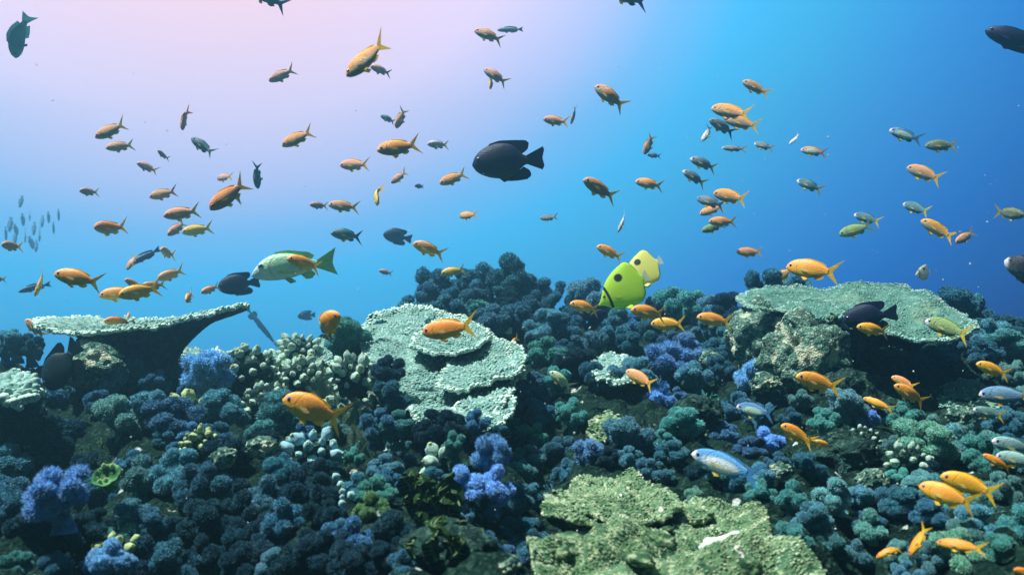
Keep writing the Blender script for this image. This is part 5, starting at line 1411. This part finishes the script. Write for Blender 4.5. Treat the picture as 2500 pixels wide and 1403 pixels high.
for hx, hy, tx, ty, sk, col, lab, kw in A:
    kw = dict(kw); L = kw.pop("L", .09)
    kw.setdefault("yaw", random.uniform(-22, 22)); kw.setdefault("bend", random.choice((-.6, -.3, 0, .3, .6))); kw.setdefault("roll", random.uniform(0, 14))
    j = random.uniform(.9, 1.05)
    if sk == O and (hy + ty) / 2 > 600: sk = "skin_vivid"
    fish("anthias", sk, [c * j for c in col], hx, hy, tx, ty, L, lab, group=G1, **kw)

DG = "dark damselfish"
fish("damselfish", D, BLACK, 1153, 402, 1331, 386, .165, "big black damselfish with scaly flank in open water at centre", group=DG)
fish("damselfish", D, (.02, .035, .06), 936, 572, 1006, 584, .15, "grey-blue damselfish with fins spread, midwater below the lyre-tailed orange fish", group=DG)
fish("damselfish", D, BLACK, 534, 702, 634, 686, .15, "black damselfish in front of the pale green snapper's face", group=DG)
fish("damselfish", D, (.02, .035, .06), 727, 772, 770, 768, .16, "faint far damselfish behind the curled orange fish", group=DG, Y=7.0)
fish("damselfish", D, BLACK, 2062, 784, 2188, 762, .14, "black damselfish hovering over the broad green table coral", group=DG, Y=1.88)
fish("damselfish", D, BLACK, 2412, 70, 2540, 124, .15, "black damselfish cut by the right edge near the top", group=DG, deep=.68)
fish("damselfish", D, BLACK, 1478, 760, 1424, 802, .10, "black damselfish lurking in soft corals beneath the yellow butterflyfish", group=DG, yaw=-25)
fish("damselfish", D, (.003, .016, .024), 120, 948, 186, 836, .17, "black triggerfish, head down, with two upright fins left of the table coral's stem", yaw=-25, Y=1.9, name="triggerfish", deep=1.15)
fish("damselfish", "skin_pale_face", (.015, .018, .035), 2460, 634, 2560, 690, .13, "dark fish with a white face cut by the right edge", group=DG)
fish("butterflyfish", "skin_butterfly", (.66, .98, .08), 1458, 738, 1582, 672, .15, "nearer yellow-green butterflyfish with black dorsal spot above the soft corals", group="yellow butterflyfish", roll=9, Y=2.1)
fish("butterflyfish", "skin_butterfly", (.97, .97, .26), 1516, 690, 1616, 634, .14, "farther paler yellow butterflyfish behind the other one", group="yellow butterflyfish", roll=17, Y=2.4)
fish("butterflyfish", "skin_butterfly", (.80, .80, .60), 2236, 668, 2270, 664, .10, "tiny pale butterflyfish turned towards the viewer above the green table coral", group="yellow butterflyfish", yaw=45)
fish("snapper", "skin_snapper", (.42, .74, .46), 617, 660, 822, 640, .34, "pale green snapper with yellow tail behind two smaller fish", bend=.1, Y=2.9, roll=4)
fish("trumpetfish", "skin_plain", (.05, .14, .20), 678, 848, 604, 752, .60, "long shadowy trumpetfish hanging nose down behind the table coral", Y=7.5, deep=1.35)
WG = "slim blue wrasses"
fish("wrasse", S, (.05, .16, .32), 318, 646, 390, 606, .14, "blue wrasse with forked tail left of the snapper", group=WG, bend=.3)
fish("wrasse", S, (.05, .16, .30), 50, 712, 118, 692, .14, "blue wrasse behind the slim pink fish hanging at far left", group=WG, bend=.8, yaw=20)
fish("wrasse", S, TEALF, 1214, 74, 1278, 72, .12, "slim teal wrasse at the top behind the orange-backed fish's tail", group=WG)
fish("wrasse", S, (.14, .42, .48), 34, 140, 52, 36, .12, "large teal fish curling its tail upward in the top left corner", bend=1.1, yaw=18, deep=1.9, fat=1.6)
SG = "faint distant school of blue fish"
SPOT = [(52, 492), (28, 548), (40, 560), (58, 536), (74, 524), (82, 558), (96, 572), (76, 592), (34, 580), (118, 530), (142, 524), (130, 556), (100, 540), (14, 570), (62, 574), (88, 600)]
for i, (px, py) in enumerate(SPOT):
    w = random.uniform(14, 19)
    fish("wrasse", S, (.24, .58, .74), px + random.uniform(-5, 5), py + w, px + random.uniform(-5, 5), py - w, .2, "faint blue fish in the hazy distant school at the far left", group=SG, Y=9.9 + random.uniform(-.5, .5), deep=1.5)  # colour lightened towards the water: distance haze put into the skin

# drifting specks
def specks():
    V, F = ICO[1]; mb = MB()
    for _ in range(520):
        Y = random.uniform(1.0, 4.0); p = at(random.uniform(0, 2500), random.uniform(150, 1300), Y)
        mb.add(V * random.uniform(.0004, .0013) + np.array(p), F)
    mat_plain("speck", (.7, .78, .8))
    tag(mb.build("drifting_specks", MATS["speck"]), "pale specks drifting in the water", None, None, "stuff")
specks()

# ------------------------------------------------------------------ the water's haze
def haze():
    bm = bmesh.new(); bmesh.ops.create_cube(bm, size=1.0)
    me = bpy.data.meshes.new("haze"); bm.to_mesh(me); bm.free()
    o = link("haze", me)
    x0, x1, y0, y1, z0, z1 = -14, 14, -3, 11, -8.0, 2.2
    o.scale = (x1 - x0, y1 - y0, z1 - z0); o.location = ((x0 + x1) / 2, (y0 + y1) / 2, (z0 + z1) / 2)
    m, nt, out = new_mat("haze")
    v = nt.nodes.new("ShaderNodeVolumePrincipled")
    v.inputs["Color"].default_value = (0.26, 0.80, 0.97, 1); v.inputs["Density"].default_value = 0.066; v.inputs["Anisotropy"].default_value = 0.75
    nt.links.new(v.outputs[0], out.inputs["Volume"])
    me.materials.append(m)
    tag(o, None, None, None, "stuff")
haze()
